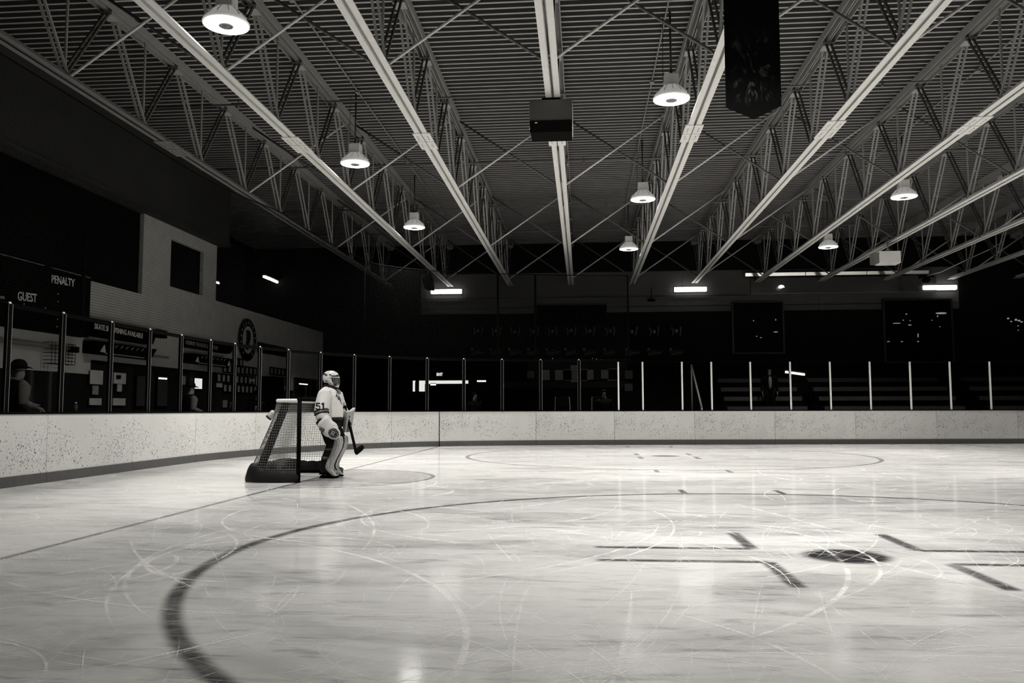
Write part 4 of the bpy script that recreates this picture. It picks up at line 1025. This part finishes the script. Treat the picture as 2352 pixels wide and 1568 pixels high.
mb = MB(); mb.b2((2.0, YF - .03, 2.25), (6.0, YF - .01, 3.0)); mb.b2((1.0, YF - .03, 1.95), (6.0, YF - .01, 2.2)); struct(mb.obj('wall_far_panel', M['soffit']))
# glossy sign panel, and an added strip tilted to mirror the bright ice
for k in range(3):
    x0 = 10.66 + k * 2.34; mb = MB(); mb.prism([(20.30, 6.44), (20.60, 6.44), (20.60, 6.30), (20.345, 6.30)], 'x', x0, x0 + 2.32)
    tag(mb.obj('mirror_strip', M['mirrorstrip'] if 'mirrorstrip' in M else M['chrome'], bevel=.01), 'mirror strip section, added for the reflection, along the top of the far wall, %s from the left' % ORD[k], 'mirrorstrip', 'mirror strip sections')
sgn = wthing('sign_panel', 'wide glossy gray panel below the mirror strip on the far wall', 'panel', (15, 20.55, 5.95))
mb = MB(); mb.b2((10.9, 20.53, 5.64), (18.0, 20.57, 6.26)); mb.obj('sheet', M['glosspanel'] if 'glosspanel' in M else M['grayplastic'], sgn)
mb = MB(); mb.b2((10.9, 20.51, 5.62), (18.0, 20.57, 5.645)); mb.obj('bottom_rail', M['postedge'], sgn)
for k, (px, py, r) in enumerate(((1795, 658, .12), (1783, 653, .05), (1818, 662, .03), (1826, 668, .025))):
    pass
sl = wthing('hotspot', 'small glowing lump for the light reflected on the glossy panel', 'hotspot', (12.15, 20.4, 5.95))  # added glowing lump in place of the hot spot reflected by the panel
p = at_y(1794, 660, 20.40)
mb = MB(); mb.lathe([(0, 0), (.09, 0), (.10, .02), (.06, .12), (0, .13)], (0, 0, 0), 14); me = mb.mesh('glow_backing'); me.transform(Matrix.Translation(p) @ Euler((PI / 2.3, 0, .4)).to_matrix().to_4x4()); link('glow_backing', me, M['grayplastic'], sl)
mb = MB(); mb.lathe([(0, .10), (.09, .07), (.125, 0), (.07, -.045), (0, -.06)], (0, 0, 0), 14); me = mb.mesh('bulb', True); me.transform(Matrix.Translation(p + V((0, -.04, 0)))); link('bulb', me, M['dimglow'], sl)
# upstairs windows on the far wall, with their light reflections added as glowing spots
for i, (x0, x1, z0, z1, lb) in enumerate(((10.2, 12.1, 3.3, 5.28, 'dark upstairs window box under the glossy panel'), (16.0, 18.5, 2.9, 5.30, 'dark upstairs window box with many small light spots, far right'))):
    t = wthing('lounge_window', lb, 'window', ((x0 + x1) / 2, YF - .2, z0)); mb = MB(); mb.b2((x0, YF - .15, z0), (x1, YF - .05, z1)); mb.obj('pane', M['blackgloss'], t)
    mb = MB(); mb.b2((x0 - .06, YF - .2, z1), (x1 + .06, YF - .04, z1 + .05)); mb.b2((x0 - .06, YF - .2, z0 - .05), (x1 + .06, YF - .04, z0)); mb.b2((x0 - .06, YF - .2, z0), (x0, YF - .04, z1)); mb.b2((x1, YF - .2, z0), (x1 + .06, YF - .04, z1)); mb.obj('frame', M['darksteel'], t)
mb = MB(); mb.b2((2.4, YF - .3, 4.55), (5.2, YF - .05, 5.25)); tag(mb.obj('wall_box', M['black'], bevel=.02), 'black box on the far wall above the posters', 'box')
light_spots = [(1731, 736, .04, .04), (1782, 734, .03, .07), (1782, 762, .16, .04), (1738, 772, .04, .04), (1748, 775, .06, .03), (2060, 742, .30, .03), (2082, 721, .06, .04), (2075, 735, .04, .04), (2091, 736, .04, .03), (2090, 746, .12, .04), (2162, 719, .40, .07), (2154, 726, .04, .06), (2109, 770, .03, .16), (2072, 784, .08, .03), (2041, 784, .1, .03), (2109, 784, .06, .04), (2141, 735, .03, .03), (2159, 750, .03, .03), (2316, 731, .08, .06), (2323, 738, .05, .05), (2334, 734, .08, .08), (2341, 736, .1, .06), (2347, 739, .08, .05), (2339, 748, .05, .03), (2339, 758, .04, .03), (1370, 726, .10, .04), (1361, 823, .03, .03), (1370, 824, .03, .03), (1381, 826, .04, .03), (1269, 823, .04, .03)]
for i, (px, py, w, h) in enumerate(light_spots):
    p = at_y(px, py, YF - .22); t = thing('light_spot', 'tiny glowing spot in the dark stands at upper right, one of several', 'lamp', tuple(p), 0, 'tiny glowing spots in the dark stands')
    t['label'] = 'tiny glowing spot in the dark upper stands, %s' % (('at the left window, ' + ORD[i] + ' there') if i < 5 else ('in the many-light window, ' + ORD[i - 5] + ' there') if i < 18 else ('at the far right edge, ' + ORD[i - 18] + ' there') if i < 25 else ('below the posters, ' + ORD[i - 25] + ' there'))
    mb = MB(); mb.loft([((0, -.02, 0), w * .3, h * .3, X, Z), ((0, 0, 0), w / 2, h / 2, X, Z), ((0, .03, 0), w / 2, h / 2, X, Z)], 10, 3); mb.obj('bulb', M['bulb'], t); mb = MB(); mb.box((0, .06, 0), (w * 1.1, .06, h * 1.3)); mb.obj('fitting', M['black'], t)
# bleachers behind the far glass
M['bench'] = plain('dull_bench_metal', .03, .6, mott=.5, scale=3)
for bi, (x0, x1, n, y0, lb) in enumerate(((9.4, 12.2, 6, 16.2, 'dim stepped bleacher stand beside the stair rail'), (12.8, 17.6, 6, 16.2, 'dim stepped bleacher stand behind the middle white stanchions'), (18.4, 24, 6, 16.2, 'dim stepped bleacher stand at far right behind the glass'))):
    t = wthing('bleacher_stand', lb, 'bleachers', ((x0 + x1) / 2, y0, 0))
    for k in range(n):
        mb = MB(); mb.b2((x0, y0 + k * .7, .40 + k * .36), (x1, y0 + k * .7 + .28, .45 + k * .36)); mb.b2((x0, y0 + k * .7, .30 + k * .36), (x1, y0 + k * .7 + .02, .40 + k * .36)); mb.obj('bench', M['bench'], t)
        mb = MB(); mb.b2((x0, y0 + k * .7 + .3, .02 + k * .36), (x1, y0 + k * .7 + .7, .10 + k * .36)); mb.obj('footboard', M['walldark'], t)
    mb = MB()
    for x in (x0 + .1, (x0 + x1) / 2, x1 - .1):
        for k in range(n): mb.b2((x - .03, y0 + k * .7 + .1, -.06), (x + .03, y0 + k * .7 + .16, .40 + k * .36))
    mb.obj('support_frame', M['black'], t)
mb = MB(); a, b = at_y(1588, 838, 18.2), at_y(1612, 936, 15.4); mb.tube([a, b], .035, 8); mb.tube([a, (a.x, a.y, 0.6)], .03, 8); mb.tube([b, (b.x, b.y, -.06)], .03, 8)
tag(mb.obj('stair_rail', M['grayplastic'], smooth=True), 'slanting stair handrail behind the far glass', 'handrail')
def chair(px, lab):
    p = at_y(px, 940, 15.2); t = thing('stool_chair', lab, 'chair', (p.x, 15.2, -.06), .2, 'chairs behind the far glass')
    mb = MB(); mb.tube([(-.22, .2, .80), (-.26, .24, 1.1), (-.24, .27, 1.55), (.24, .27, 1.55), (.26, .24, 1.1), (.22, .2, .80)], .014, 8); mb.obj('back_frame', M['postedge'], t, smooth=True)
    mb = MB(); mb.box((0, .26, 1.38), (.44, .03, .36)); mb.obj('backrest', M['black'], t, bevel=.01)
    mb = MB(); mb.box((0, 0, .80), (.46, .44, .05)); mb.obj('seat', M['black'], t, bevel=.015)
    for sx in (-1, 1):
        for sy in (-1, 1): mb = MB(); mb.tube([(sx * .2, sy * .19, .78), (sx * .27, sy * .25, 0)], .014, 8); mb.obj('leg', M['postedge'], t, smooth=True)
chair(1295, 'tall chair with bright legs behind the far glass, left one'); chair(1380, 'tall chair with bright legs behind the far glass, right one')

# ------------------------------------------------------------------ left wall fittings
sb = wthing('scoreboard', 'black scoreboard on the left wall reading PENALTY and GUEST', 'scoreboard', (XL + .15, 1, 3.2))
mb = MB(); mb.b2((XL + .025, -3.5, 2.62), (XL + .26, 3.76, 3.88)); mb.obj('cabinet', M['black'], sb, bevel=.01)
mb = MB(); mb.b2((XL + .03, -3.5, 3.885), (XL + .28, 2.15, 3.90)); mb.b2((XL + .03, 2.42, 3.885), (XL + .28, 3.7, 3.90)); mb.obj('top_trim', M['postedge'], sb)
XS = XL + .27
def wall_text(par, nm, s, pxa, pya, pxb, pyb, cap, mat, X_, bold=.004):
    a, b = at_x(pxa, pya, X_), at_x(pxb, pyb, X_); c = (a + b) / 2; wd = (b - a).length; size = cap / .7
    me = text_mesh(s, size, .002, bold); w0 = max(v.co.x for v in me.vertices) - min(v.co.x for v in me.vertices); bpy.data.meshes.remove(me)
    yd = V((0, -(b.z - a.z), (b.y - a.y))).normalized(); xd = V((0, 1, (b.z - a.z) / (b.y - a.y)))
    return place_text(nm, s, size, c, xd, yd, mat, par, bold, wd / w0)
wall_text(sb, 'lettering', 'PENALTY', 118, 641, 171, 651, .155, M['letter'], XS); wall_text(sb, 'lettering', 'GUEST', 40, 680, 84, 686, .16, M['letter'], XS)
wall_text(sb, 'lettering', 'on', -4, 681, 10, 683, .07, M['letterdim'], XS)
mb = MB()
for px, py in ((133, 675), (133, 692), (132, 733), (131, 750), (138, 750), (104, 707), (55, 698)): p = at_x(px, py, XS); mb.box(p, (.01, .03, .03))
mb.obj('indicator_dots', M['letterdim'], sb)
def awning(lab, y0, y1, z0, z1, slant, drop, text, mt, a, b, cap, slots):
    t = wthing('awning_sign', lab, 'sign', (XL + .2, (y0 + y1) / 2, (z0 + z1) / 2)); mb = MB(); bm = mb.bm
    q = [(XL + .01, y0, z1), (XL + .01, y1, z1), (XL + .01, y1 - .0, z0), (XL + .01, y0, z0)]; f = [(XL + .28, y0 + .04, z1), (XL + .28, y1, z1), (XL + .28, y1 - slant, z0), (XL + .28, y0 + slant * .3, z0)]
    A = [bm.verts.new(p) for p in q]; B = [bm.verts.new(p) for p in f]
    for k in range(4): bm.faces.new((A[k], A[(k + 1) % 4], B[(k + 1) % 4], B[k]))
    bm.faces.new(A[::-1]); bm.faces.new(B); mb.obj('panel', M['black'], t)
    if text: wall_text(t, 'lettering', text, *a, *b, cap, M[mt], XL + .29, .002)
    if slots:
        for yy in (y0 + .28, y1 - .42):
            mb = MB(); mb.prism([(yy - .08, z0 + .05), (yy + .14, z0 + .03), (yy + .08, z1 - .06)], 'x', XL + .281, XL + .29); mb.obj('bracket_plate', M['wallwhite'], t)
        mb = MB()
        for k in range(7): yy = y0 + .55 + k * (y1 - y0 - 1.3) / 6; mb.tube([(XL + .29, yy, z1 - .1), (XL + .33, yy + .03, z1 - .04)], .012, 6)
        mb.b2((XL + .281, y0 + .4, z0 + .01), (XL + .287, y1 - .6, z0 + .03)); mb.obj('clips', M['letterdim'], t)
    return t
awning('black slanted sign reading SKATE SHARPENING AVAILABLE on the left wall', 3.95, 6.62, 2.68, 3.03, .22, 0, 'SKATE SHARPENING AVAILABLE', 'letter', (217, 749), (328, 772), .115, False)
awning('black lower awning under the skate sharpening sign', 3.95, 6.6, 2.30, 2.57, .28, 0, None, '', None, None, 0, True)
awning('black slanted sign with dim RESERVE lettering on the left wall', 8.45, 11.25, 2.76, 3.03, .3, 0, 'RESERVE THE BLUE LINE ROOM', 'letterdim', (427, 786), (500, 800), .10, False)
awning('black lower awning under the dim RESERVE sign', 8.45, 11.2, 2.34, 2.60, .3, 0, None, '', None, None, 0, True)
lg = wthing('round_emblem', 'dark ring-shaped emblem on the left wall', 'emblem', (XL + .04, 12.72, 3.31))
c = V((XL + .05, 12.72, 3.31))
def disc(name, r0, r1, x, mat, par):
    mb = MB(); n = 48; A = [mb.bm.verts.new((x, c.y + r0 * math.cos(2 * PI * k / n), c.z + r0 * math.sin(2 * PI * k / n))) for k in range(n)]
    B = [mb.bm.verts.new((x, c.y + r1 * math.cos(2 * PI * k / n), c.z + r1 * math.sin(2 * PI * k / n))) for k in range(n)]
    for k in range(n): mb.bm.faces.new((A[k], A[(k + 1) % n], B[(k + 1) % n], B[k]))
    o = mb.obj(name, mat, par); s_ = o.modifiers.new('s', 'SOLIDIFY'); s_.thickness = .03; apply_mods(o); return o
disc('ring', .44, .67, c.x, M['black'], lg); disc('field', .01, .45, c.x - .01, M['wallwhite'], lg)
mb = MB(); mb.prism([(c.y - .22, c.z - .30), (c.y + .06, c.z - .33), (c.y + .08, c.z - .12), (c.y + .20, c.z - .02), (c.y + .22, c.z + .24), (c.y + .10, c.z + .31), (c.y - .18, c.z + .30), (c.y - .12, c.z + .1)], 'x', c.x + .005, c.x + .02); mb.obj('badge_shape', M['black'], lg)
mb = MB(); st_ = [(c.y + .20 + (.10 if k % 2 == 0 else .04) * math.cos(PI / 2 + k * PI / 5), c.z - .14 + (.10 if k % 2 == 0 else .04) * math.sin(PI / 2 + k * PI / 5)) for k in range(10)]; mb.prism(st_, 'x', c.x + .006, c.x + .024); mb.obj('star', M['letterdim'], lg)
mb = MB()
for k in range(18):
    if k in (12, 13, 14): continue
    t_ = 2 * PI * (k + .5) / 18; mb.box((c.x + .03, c.y + .555 * math.cos(t_), c.z + .555 * math.sin(t_)), (.01, .05, .11), (t_ - PI / 2, 0, 0))
mb.obj('ring_marks', M['letterdim'], lg)
ns = wthing('name_board', 'dark four-panel board right of the round emblem', 'sign', (XL + .03, 14.8, 3.15))
for k in range(4): mb = MB(); mb.b2((XL + .03, 13.62 + k * .66, 2.98), (XL + .06, 13.62 + k * .66 + .62, 3.32)); mb.obj('panel', M['black'], ns)
def flat(name, lab, cat, px0, py0, px1, py1, mat, off=.02, group=None, frame=None, th=.02):
    a, b = at_x(px0, py0, XL + off), at_x(px1, py1, XL + off); y0, y1 = sorted((a.y, b.y)); z1, z0 = a.z, b.z
    t = wthing(name, lab, cat, (XL + off, (y0 + y1) / 2, (z0 + z1) / 2), group)
    mb = MB(); mb.b2((XL + off - th, y0, z0), (XL + off, y1, z1)); mb.obj('sheet', M[mat], t)
    if frame:
        mb = MB(); w = .03
        for p, q in (((y0 - w, z0 - w), (y1 + w, z0)), ((y0 - w, z1), (y1 + w, z1 + w)), ((y0 - w, z0), (y0, z1)), ((y1, z0), (y1 + w, z1))): mb.b2((XL + off - th, p[0], p[1]), (XL + off + .015, q[0], q[1]))
        mb.obj('frame', M[frame], t)
    return t
for i, q in enumerate(((208, 849, 236, 883, 'wallwhite'), (206, 914, 233, 930, 'wallwhite'), (213, 885, 226, 906, 'paper'), (262, 855, 289, 882, 'wallwhite'), (270, 882, 280, 899, 'wallwhite'), (260, 914, 288, 931, 'wallwhite'))):
    flat('notice', ('large pale notice on the dark door, upper left', 'low pale notice on the dark door, left', 'small mottled poster between two notices on the left door', 'pale notice with a black square on the dark door', 'narrow pale notice hanging below the black-square notice', 'low pale notice below the black-square notice')[i], 'notice', *q, .05)
flat('card_reader', 'small black square with a bright dot on a pale notice', 'box', 269, 861, 278, 870, 'black', .07)
for i, q in enumerate(((314, 862, 335, 932), (362, 862, 384, 932))): flat('door_glass', 'dim gray glass panel of the dark double door, %s' % ('left', 'right')[i], 'door panel', *q, 'soffit', .03, None, 'black')
for i, q in enumerate(((417, 863, 426, 883), (418, 913, 426, 934))): flat('notice', ('narrow bright notice beside the lit window, upper', 'narrow bright notice beside the lit window, lower')[i], 'notice', *q, 'paper', .05)
flat('lit_window', 'small bright window behind the capped leaning spectator', 'window', 446, 868, 464, 893, 'window', .04, None, 'black')
flat('wall_speaker', 'small black box high on the white wall between the signs', 'speaker', 364, 756, 384, 777, 'black', .16, th=.16)
flat('name_plate', 'small gray plate on the white wall between the signs', 'plate', 354, 814, 388, 824, 'grayplastic', .03)
flat('wall_speaker', 'small black box beside the wire rack', 'speaker', 169, 795, 182, 810, 'black', .14, th=.14)
wr = wthing('wire_rack', 'wire grid rack on the white wall below the scoreboard', 'rack', (XL + .1, 3.3, 2.25)); mb = MB()
a, b = at_x(120, 785, XL + .2), at_x(172, 838, XL + .2)
for k in range(8): y = a.y + (b.y - a.y) * k / 7; mb.tube([(XL + .2, y, a.z), (XL + .2, y, b.z)], .006, 5); mb.tube([(XL + .03, y, b.z), (XL + .2, y, b.z)], .006, 5)
for k in range(7): z = a.z + (b.z - a.z) * k / 6; mb.tube([(XL + .2, a.y, z), (XL + .2, b.y, z)], .006, 5); mb.tube([(XL + .02, a.y, z), (XL + .2, a.y, z)], .006, 5); mb.tube([(XL + .02, b.y, z), (XL + .2, b.y, z)], .006, 5)
mb.obj('grid', M['black'], wr)
mb = MB(); a, b = at_x(0, 772, XL + .1), at_x(150, 800, XL + .1); mb.tube([(XL + .1, -3, 2.36), (XL + .1, 3.3, 2.36)], .05, 8); tag(mb.obj('wall_pipe', M['grayplastic'], smooth=True), 'horizontal pipe on the white wall below the scoreboard', 'pipe')
RW = ((2.55, 12.0, 2, 'top'), (2.33, 11.15, 8, 'second'), (2.03, 10.75, 9, 'third'), (1.74, 11.2, 8, 'bottom'))
for z, y0, n, rn in RW:
    for k in range(n):
        y = y0 + k * .33; t = thing('picture_frame', 'small framed sheet left of the door alcove, %s of the %s row' % (ORD[k], rn), 'picture', (XL + .02, y, z), 0, 'framed sheets on the left wall')
        mb = MB(); mb.b2((-.01, -.105, -.10), (.0, .105, .10)); mb.obj('sheet', M['paper'], t)
        mb = MB()
        for p, q in (((-.15, -.14), (.15, -.10)), ((-.15, .10), (.15, .14)), ((-.15, -.10), (-.105, .10)), ((.105, -.10), (.15, .10))): mb.b2((-.015, p[0], p[1]), (.015, q[0], q[1]))
        mb.obj('frame', M['black'], t)
for z, y0, n, rn in ((2.42, 14.95, 5, 'upper'), (2.10, 15.1, 5, 'lower')):
    for k in range(n):
        t = thing('picture_frame', 'small framed sheet nearer the far corner, %s of the %s row' % (ORD[k], rn), 'picture', (XL + .02, y0 + k * .36, z), 0, 'framed sheets on the left wall')
        mb = MB(); mb.b2((-.01, -.11, -.10), (.0, .11, .10)); mb.obj('sheet', M['paper'], t)
        mb = MB()
        for p, q in (((-.16, -.14), (.16, -.10)), ((-.16, .10), (.16, .14)), ((-.16, -.10), (-.11, .10)), ((.11, -.10), (.16, .10))): mb.b2((-.015, p[0], p[1]), (.015, q[0], q[1]))
        mb.obj('frame', M['black'], t)
mb = MB(); mb.b2((XL, 14.0, 1.6), (XL + .5, 14.9, 2.2)); tag(mb.obj('wall_cabinet', M['black'], bevel=.02), 'black cabinet between the two groups of framed sheets', 'cabinet')
# counter ledge behind the end glass
P, Nn = sub(s_start - 4, s_start + 11.5, .4); mb = MB(); mb.strip(P, Nn, .16, .42, .98, 1.03); tag(mb.obj('ledge_shelf', M['darksteel']), 'narrow dark ledge behind the end boards under the glass', 'shelf')

# ------------------------------------------------------------------ spectators
def spectator(label, loc, rz, hgt, pose, sleeve, vest, cap=False, hood=False, shirt=None):
    t = thing('person', label, 'person', loc, rz); k = hgt / 1.80; S = lambda p: (p[0] * k, p[1] * k, p[2] * k)
    ln = {'stand': 0, 'lean': .10}[pose[0]]
    J = {'pelvis': ((-.02, 0, .95), (.13, .10)), 'waist': ((ln * .3, 0, 1.10), (.13, .10)), 'chest': ((ln * .8, 0, 1.32), (.16, .11)), 'neck': ((ln + .01, 0, 1.50), .055), 'jaw': ((ln + .035, 0, 1.58), (.055, .06)), 'head': ((ln + .02, 0, 1.67), (.075, .09)), 'crown': ((ln + .01, 0, 1.74), (.055, .065)), 'nose': ((ln + .118, 0, 1.645), .012), 'chin': ((ln + .085, 0, 1.565), .03),
         'hipR': ((0, -.10, .92), .085), 'kneeR': ((.03, -.11, .50), .06), 'ankR': ((-.01, -.12, .09), .042), 'toeR': ((.15, -.13, .04), .035), 'hipL': ((0, .10, .92), .085), 'kneeL': ((.03, .11, .50), .06), 'ankL': ((-.01, .12, .09), .042), 'toeL': ((.15, .13, .04), .035)}
    E = [('pelvis', 'waist'), ('waist', 'chest'), ('chest', 'neck'), ('neck', 'jaw'), ('jaw', 'head'), ('head', 'crown'), ('head', 'nose'), ('jaw', 'chin'), ('pelvis', 'hipR'), ('hipR', 'kneeR'), ('kneeR', 'ankR'), ('ankR', 'toeR'), ('pelvis', 'hipL'), ('hipL', 'kneeL'), ('kneeL', 'ankL'), ('ankL', 'toeL')]
    for s, nm in ((-1, 'R'), (1, 'L')):
        sh = (ln * .85, s * .19, 1.42); el, wr = pose[1][nm]
        J['sh' + nm] = (sh, .06); J['el' + nm] = (el, .045); J['wr' + nm] = (wr, .03); E += [('chest', 'sh' + nm), ('sh' + nm, 'el' + nm), ('el' + nm, 'wr' + nm)]
        d = V(wr) - V(el); add_hand(J, E, 'wr' + nm, nm, d, (0, -s * .6, -.5))
    J = {n: (S(p), tuple(x * k for x in r) if isinstance(r, tuple) else r * k) for n, (p, r) in J.items()}
    skin_body('body', J, E, M['skin'], t, 'pelvis', 2)
    mb = MB(); mb.loft([(S((c_, 0, z)), a * k, b * k, X, Y_) for z, c_, a, b in ((.86, -.02, .135, .18), (.95, -.02, .14, .19), (1.10, ln * .3, .14, .19), (1.28, ln * .7, .15, .205), (1.40, ln * .85, .135, .20), (1.47, ln, .09, .13), (1.51, ln, .065, .075))], 28, 2.4)
    vs = mb.obj('vest', M[vest], t, smooth=True)
    for s, nm in ((-1, 'R'), (1, 'L')):
        el, wr = pose[1][nm]; mb = MB(); mb.loft(tube_rings([S((ln * .85, s * .15, 1.43)), S((ln * .85, s * .21, 1.38)), S(tuple(V((ln * .85, s * .21, 1.40)).lerp(V(el), .6))), S(el), S(tuple(V(el).lerp(V(wr), .3))), S(tuple(V(el).lerp(V(wr), .92)))], [.07 * k, .085 * k, .078 * k, .07 * k, .066 * k, .045 * k], (1, 0, 0)), 20); sl_ = mb.obj('sleeve', M[sleeve], t); remesh(sl_, .014, 3)
    for s in (-1, 1):
        mb = MB(); mb.loft(tube_rings([S((0, s * .09, .95)), S((.02, s * .10, .75)), S((.03, s * .11, .5)), S((0, s * .12, .10))], [.11 * k, .095 * k, .075 * k, .06 * k], (1, 0, 0)), 18); mb.obj('trouser_leg', M['black'], t, smooth=True)
    if cap:
        mb = MB(); mb.loft([(S((ln + .015, 0, z)), a * k, b * k, X, Y_) for z, a, b in ((1.66, .115, .092), (1.70, .118, .096), (1.75, .108, .09), (1.79, .075, .065), (1.805, .03, .03))], 24); c_ = mb.obj('cap', M['black'], t, smooth=True)
        mb = MB(); mb.loft([(S((ln + .10 + .03 * i, 0, 1.695 - .006 * i)), (.085 - .010 * i * i * .5) * k, .007 * k, Y_, Z) for i in range(5)], 16); mb.obj('brim', M['black'], c_, smooth=True)
    else:
        mb = MB(); mb.loft([(S((ln + x_, 0, z)), a * k, b * k, X, Y_) for z, x_, a, b in ((1.60, -.05, .06, .085), (1.66, -.02, .095, .098), (1.71, -.005, .110, .098), (1.76, 0, .095, .085), (1.79, 0, .04, .04))], 22); mb.obj('hair', M['black'], t, smooth=True)
    if hood: mb = MB(); mb.tube([S((ln - .09, -.10, 1.50)), S((ln - .12, 0, 1.50)), S((ln - .09, .10, 1.50)), S((ln + .04, .09, 1.47)), S((ln + .09, .0, 1.43)), S((ln + .04, -.09, 1.47))], .026 * k, 8, closed=True); mb.obj('hood', M[sleeve], t, smooth=True)
    if shirt: mb = MB(); mb.loft([(S((c_, 0, z)), .012, w_ * k, X, Y_) for z, c_, w_ in ((1.46, ln + .085, .03), (1.40, ln * .85 + .135, .055), (1.28, ln * .7 + .152, .06), (1.10, ln * .3 + .142, .05), (.98, .115, .03))], 14); mb.obj('shirt_front', M[shirt], t, smooth=True)
    for s in (-1, 1): mb = MB(); mb.lathe([(0, .007), (.009, 0), (0, -.007)], n=10); e = mb.obj('eye', M['black'], t, smooth=True); e.location = S((ln + .098, s * .034, 1.675))
    return t
ARMS1 = {'R': ((-.06, -.30, 1.14), (.20, -.22, 1.07)), 'L': ((.24, .26, 1.10), (.24, .02, 1.12))}
spectator('person in a dark cap and dark vest with gray sleeves leaning behind the left glass', (-4.45, -.98, .0), math.radians(62), 1.86, ('stand', ARMS1), 'sweater', 'black', cap=True, hood=True, shirt='paper')
ARMS2 = {'R': ((.0, -.29, 1.16), (.30, -.25, 1.08)), 'L': ((.15, .28, 1.14), (.36, .10, 1.10))}
spectator('person in gray sleeves and a dark cap leaning at the ledge before the lit window', (-4.55, 4.75, -.03), math.radians(58), 1.74, ('lean', ARMS2), 'sweater', 'black', cap=True)
ARMS3 = {'R': ((.02, -.28, 1.14), (.28, -.14, 1.08)), 'L': ((.02, .28, 1.14), (.28, .14, 1.08))}
spectator('person in dark clothes behind the glass below the framed sheets', (-4.75, 9.35, -.05), math.radians(-35), 1.68, ('stand', ARMS3), 'black', 'black', cap=True)
DOWN = {'R': ((-.04, -.27, 1.13), (.04, -.27, .88)), 'L': ((-.04, .27, 1.13), (.04, .27, .88))}
spectator('person in black with a pale face beside the lit far doorway', (.80, 13.2, -.06), math.radians(-50), 1.70, ('stand', DOWN), 'black', 'black')
spectator('person in black with a pale shirt collar standing in the far stands', (11.0, 18.1, .82), math.radians(-90), 1.78, ('stand', DOWN), 'black', 'black', shirt='faintprint')
spectator('dark figure standing behind the far glass near the first white stanchion', (4.9, 14.6, -.06), math.radians(-80), 1.80, ('stand', DOWN), 'black', 'black')
# things on the ledge
for i, (px, py, X_, r, h, lb) in enumerate(((174, 928, -4.2, .03, .18, 'small bottle on the ledge right of the capped person'), (531, 934, -4.0, .028, .22, 'small bottle on the ledge beside the dark-clothed spectator'), (588, 930, -3.95, .04, .14, 'rounded pale bottle on the ledge near the goal'))):
    p = at_x(px, 936, X_); t = thing('drink_bottle', lb, 'bottle', (p.x, p.y, 1.03), 0, 'bottles on the ledge')
    mb = MB(); mb.lathe([(0, 0), (r, 0), (r, h * .65), (r * .45, h * .8), (r * .45, h * .9), (0, h * .9)], n=14); mb.obj('body', M['sweater'], t, smooth=True); mb = MB(); mb.lathe([(0, h * .88), (r * .5, h * .88), (r * .5, h), (0, h)], n=12); mb.obj('cap', M['letter'], t, smooth=True)
t = wthing('paper_sheet', 'gray sheet taped behind the glass beside the leaning spectator', 'sheet', (-4.3, 7.0, 1.2)); p = at_x(517, 928, -4.5)
mb = MB(); mb.b2((p.x - .005, p.y - .13, p.z - .08), (p.x, p.y + .13, p.z + .10)); mb.obj('sheet', M['sweater'], t); mb = MB(); mb.b2((p.x - .06, p.y - .10, p.z - .10), (p.x + .04, p.y + .10, p.z - .08)); mb.obj('stand', M['black'], t)
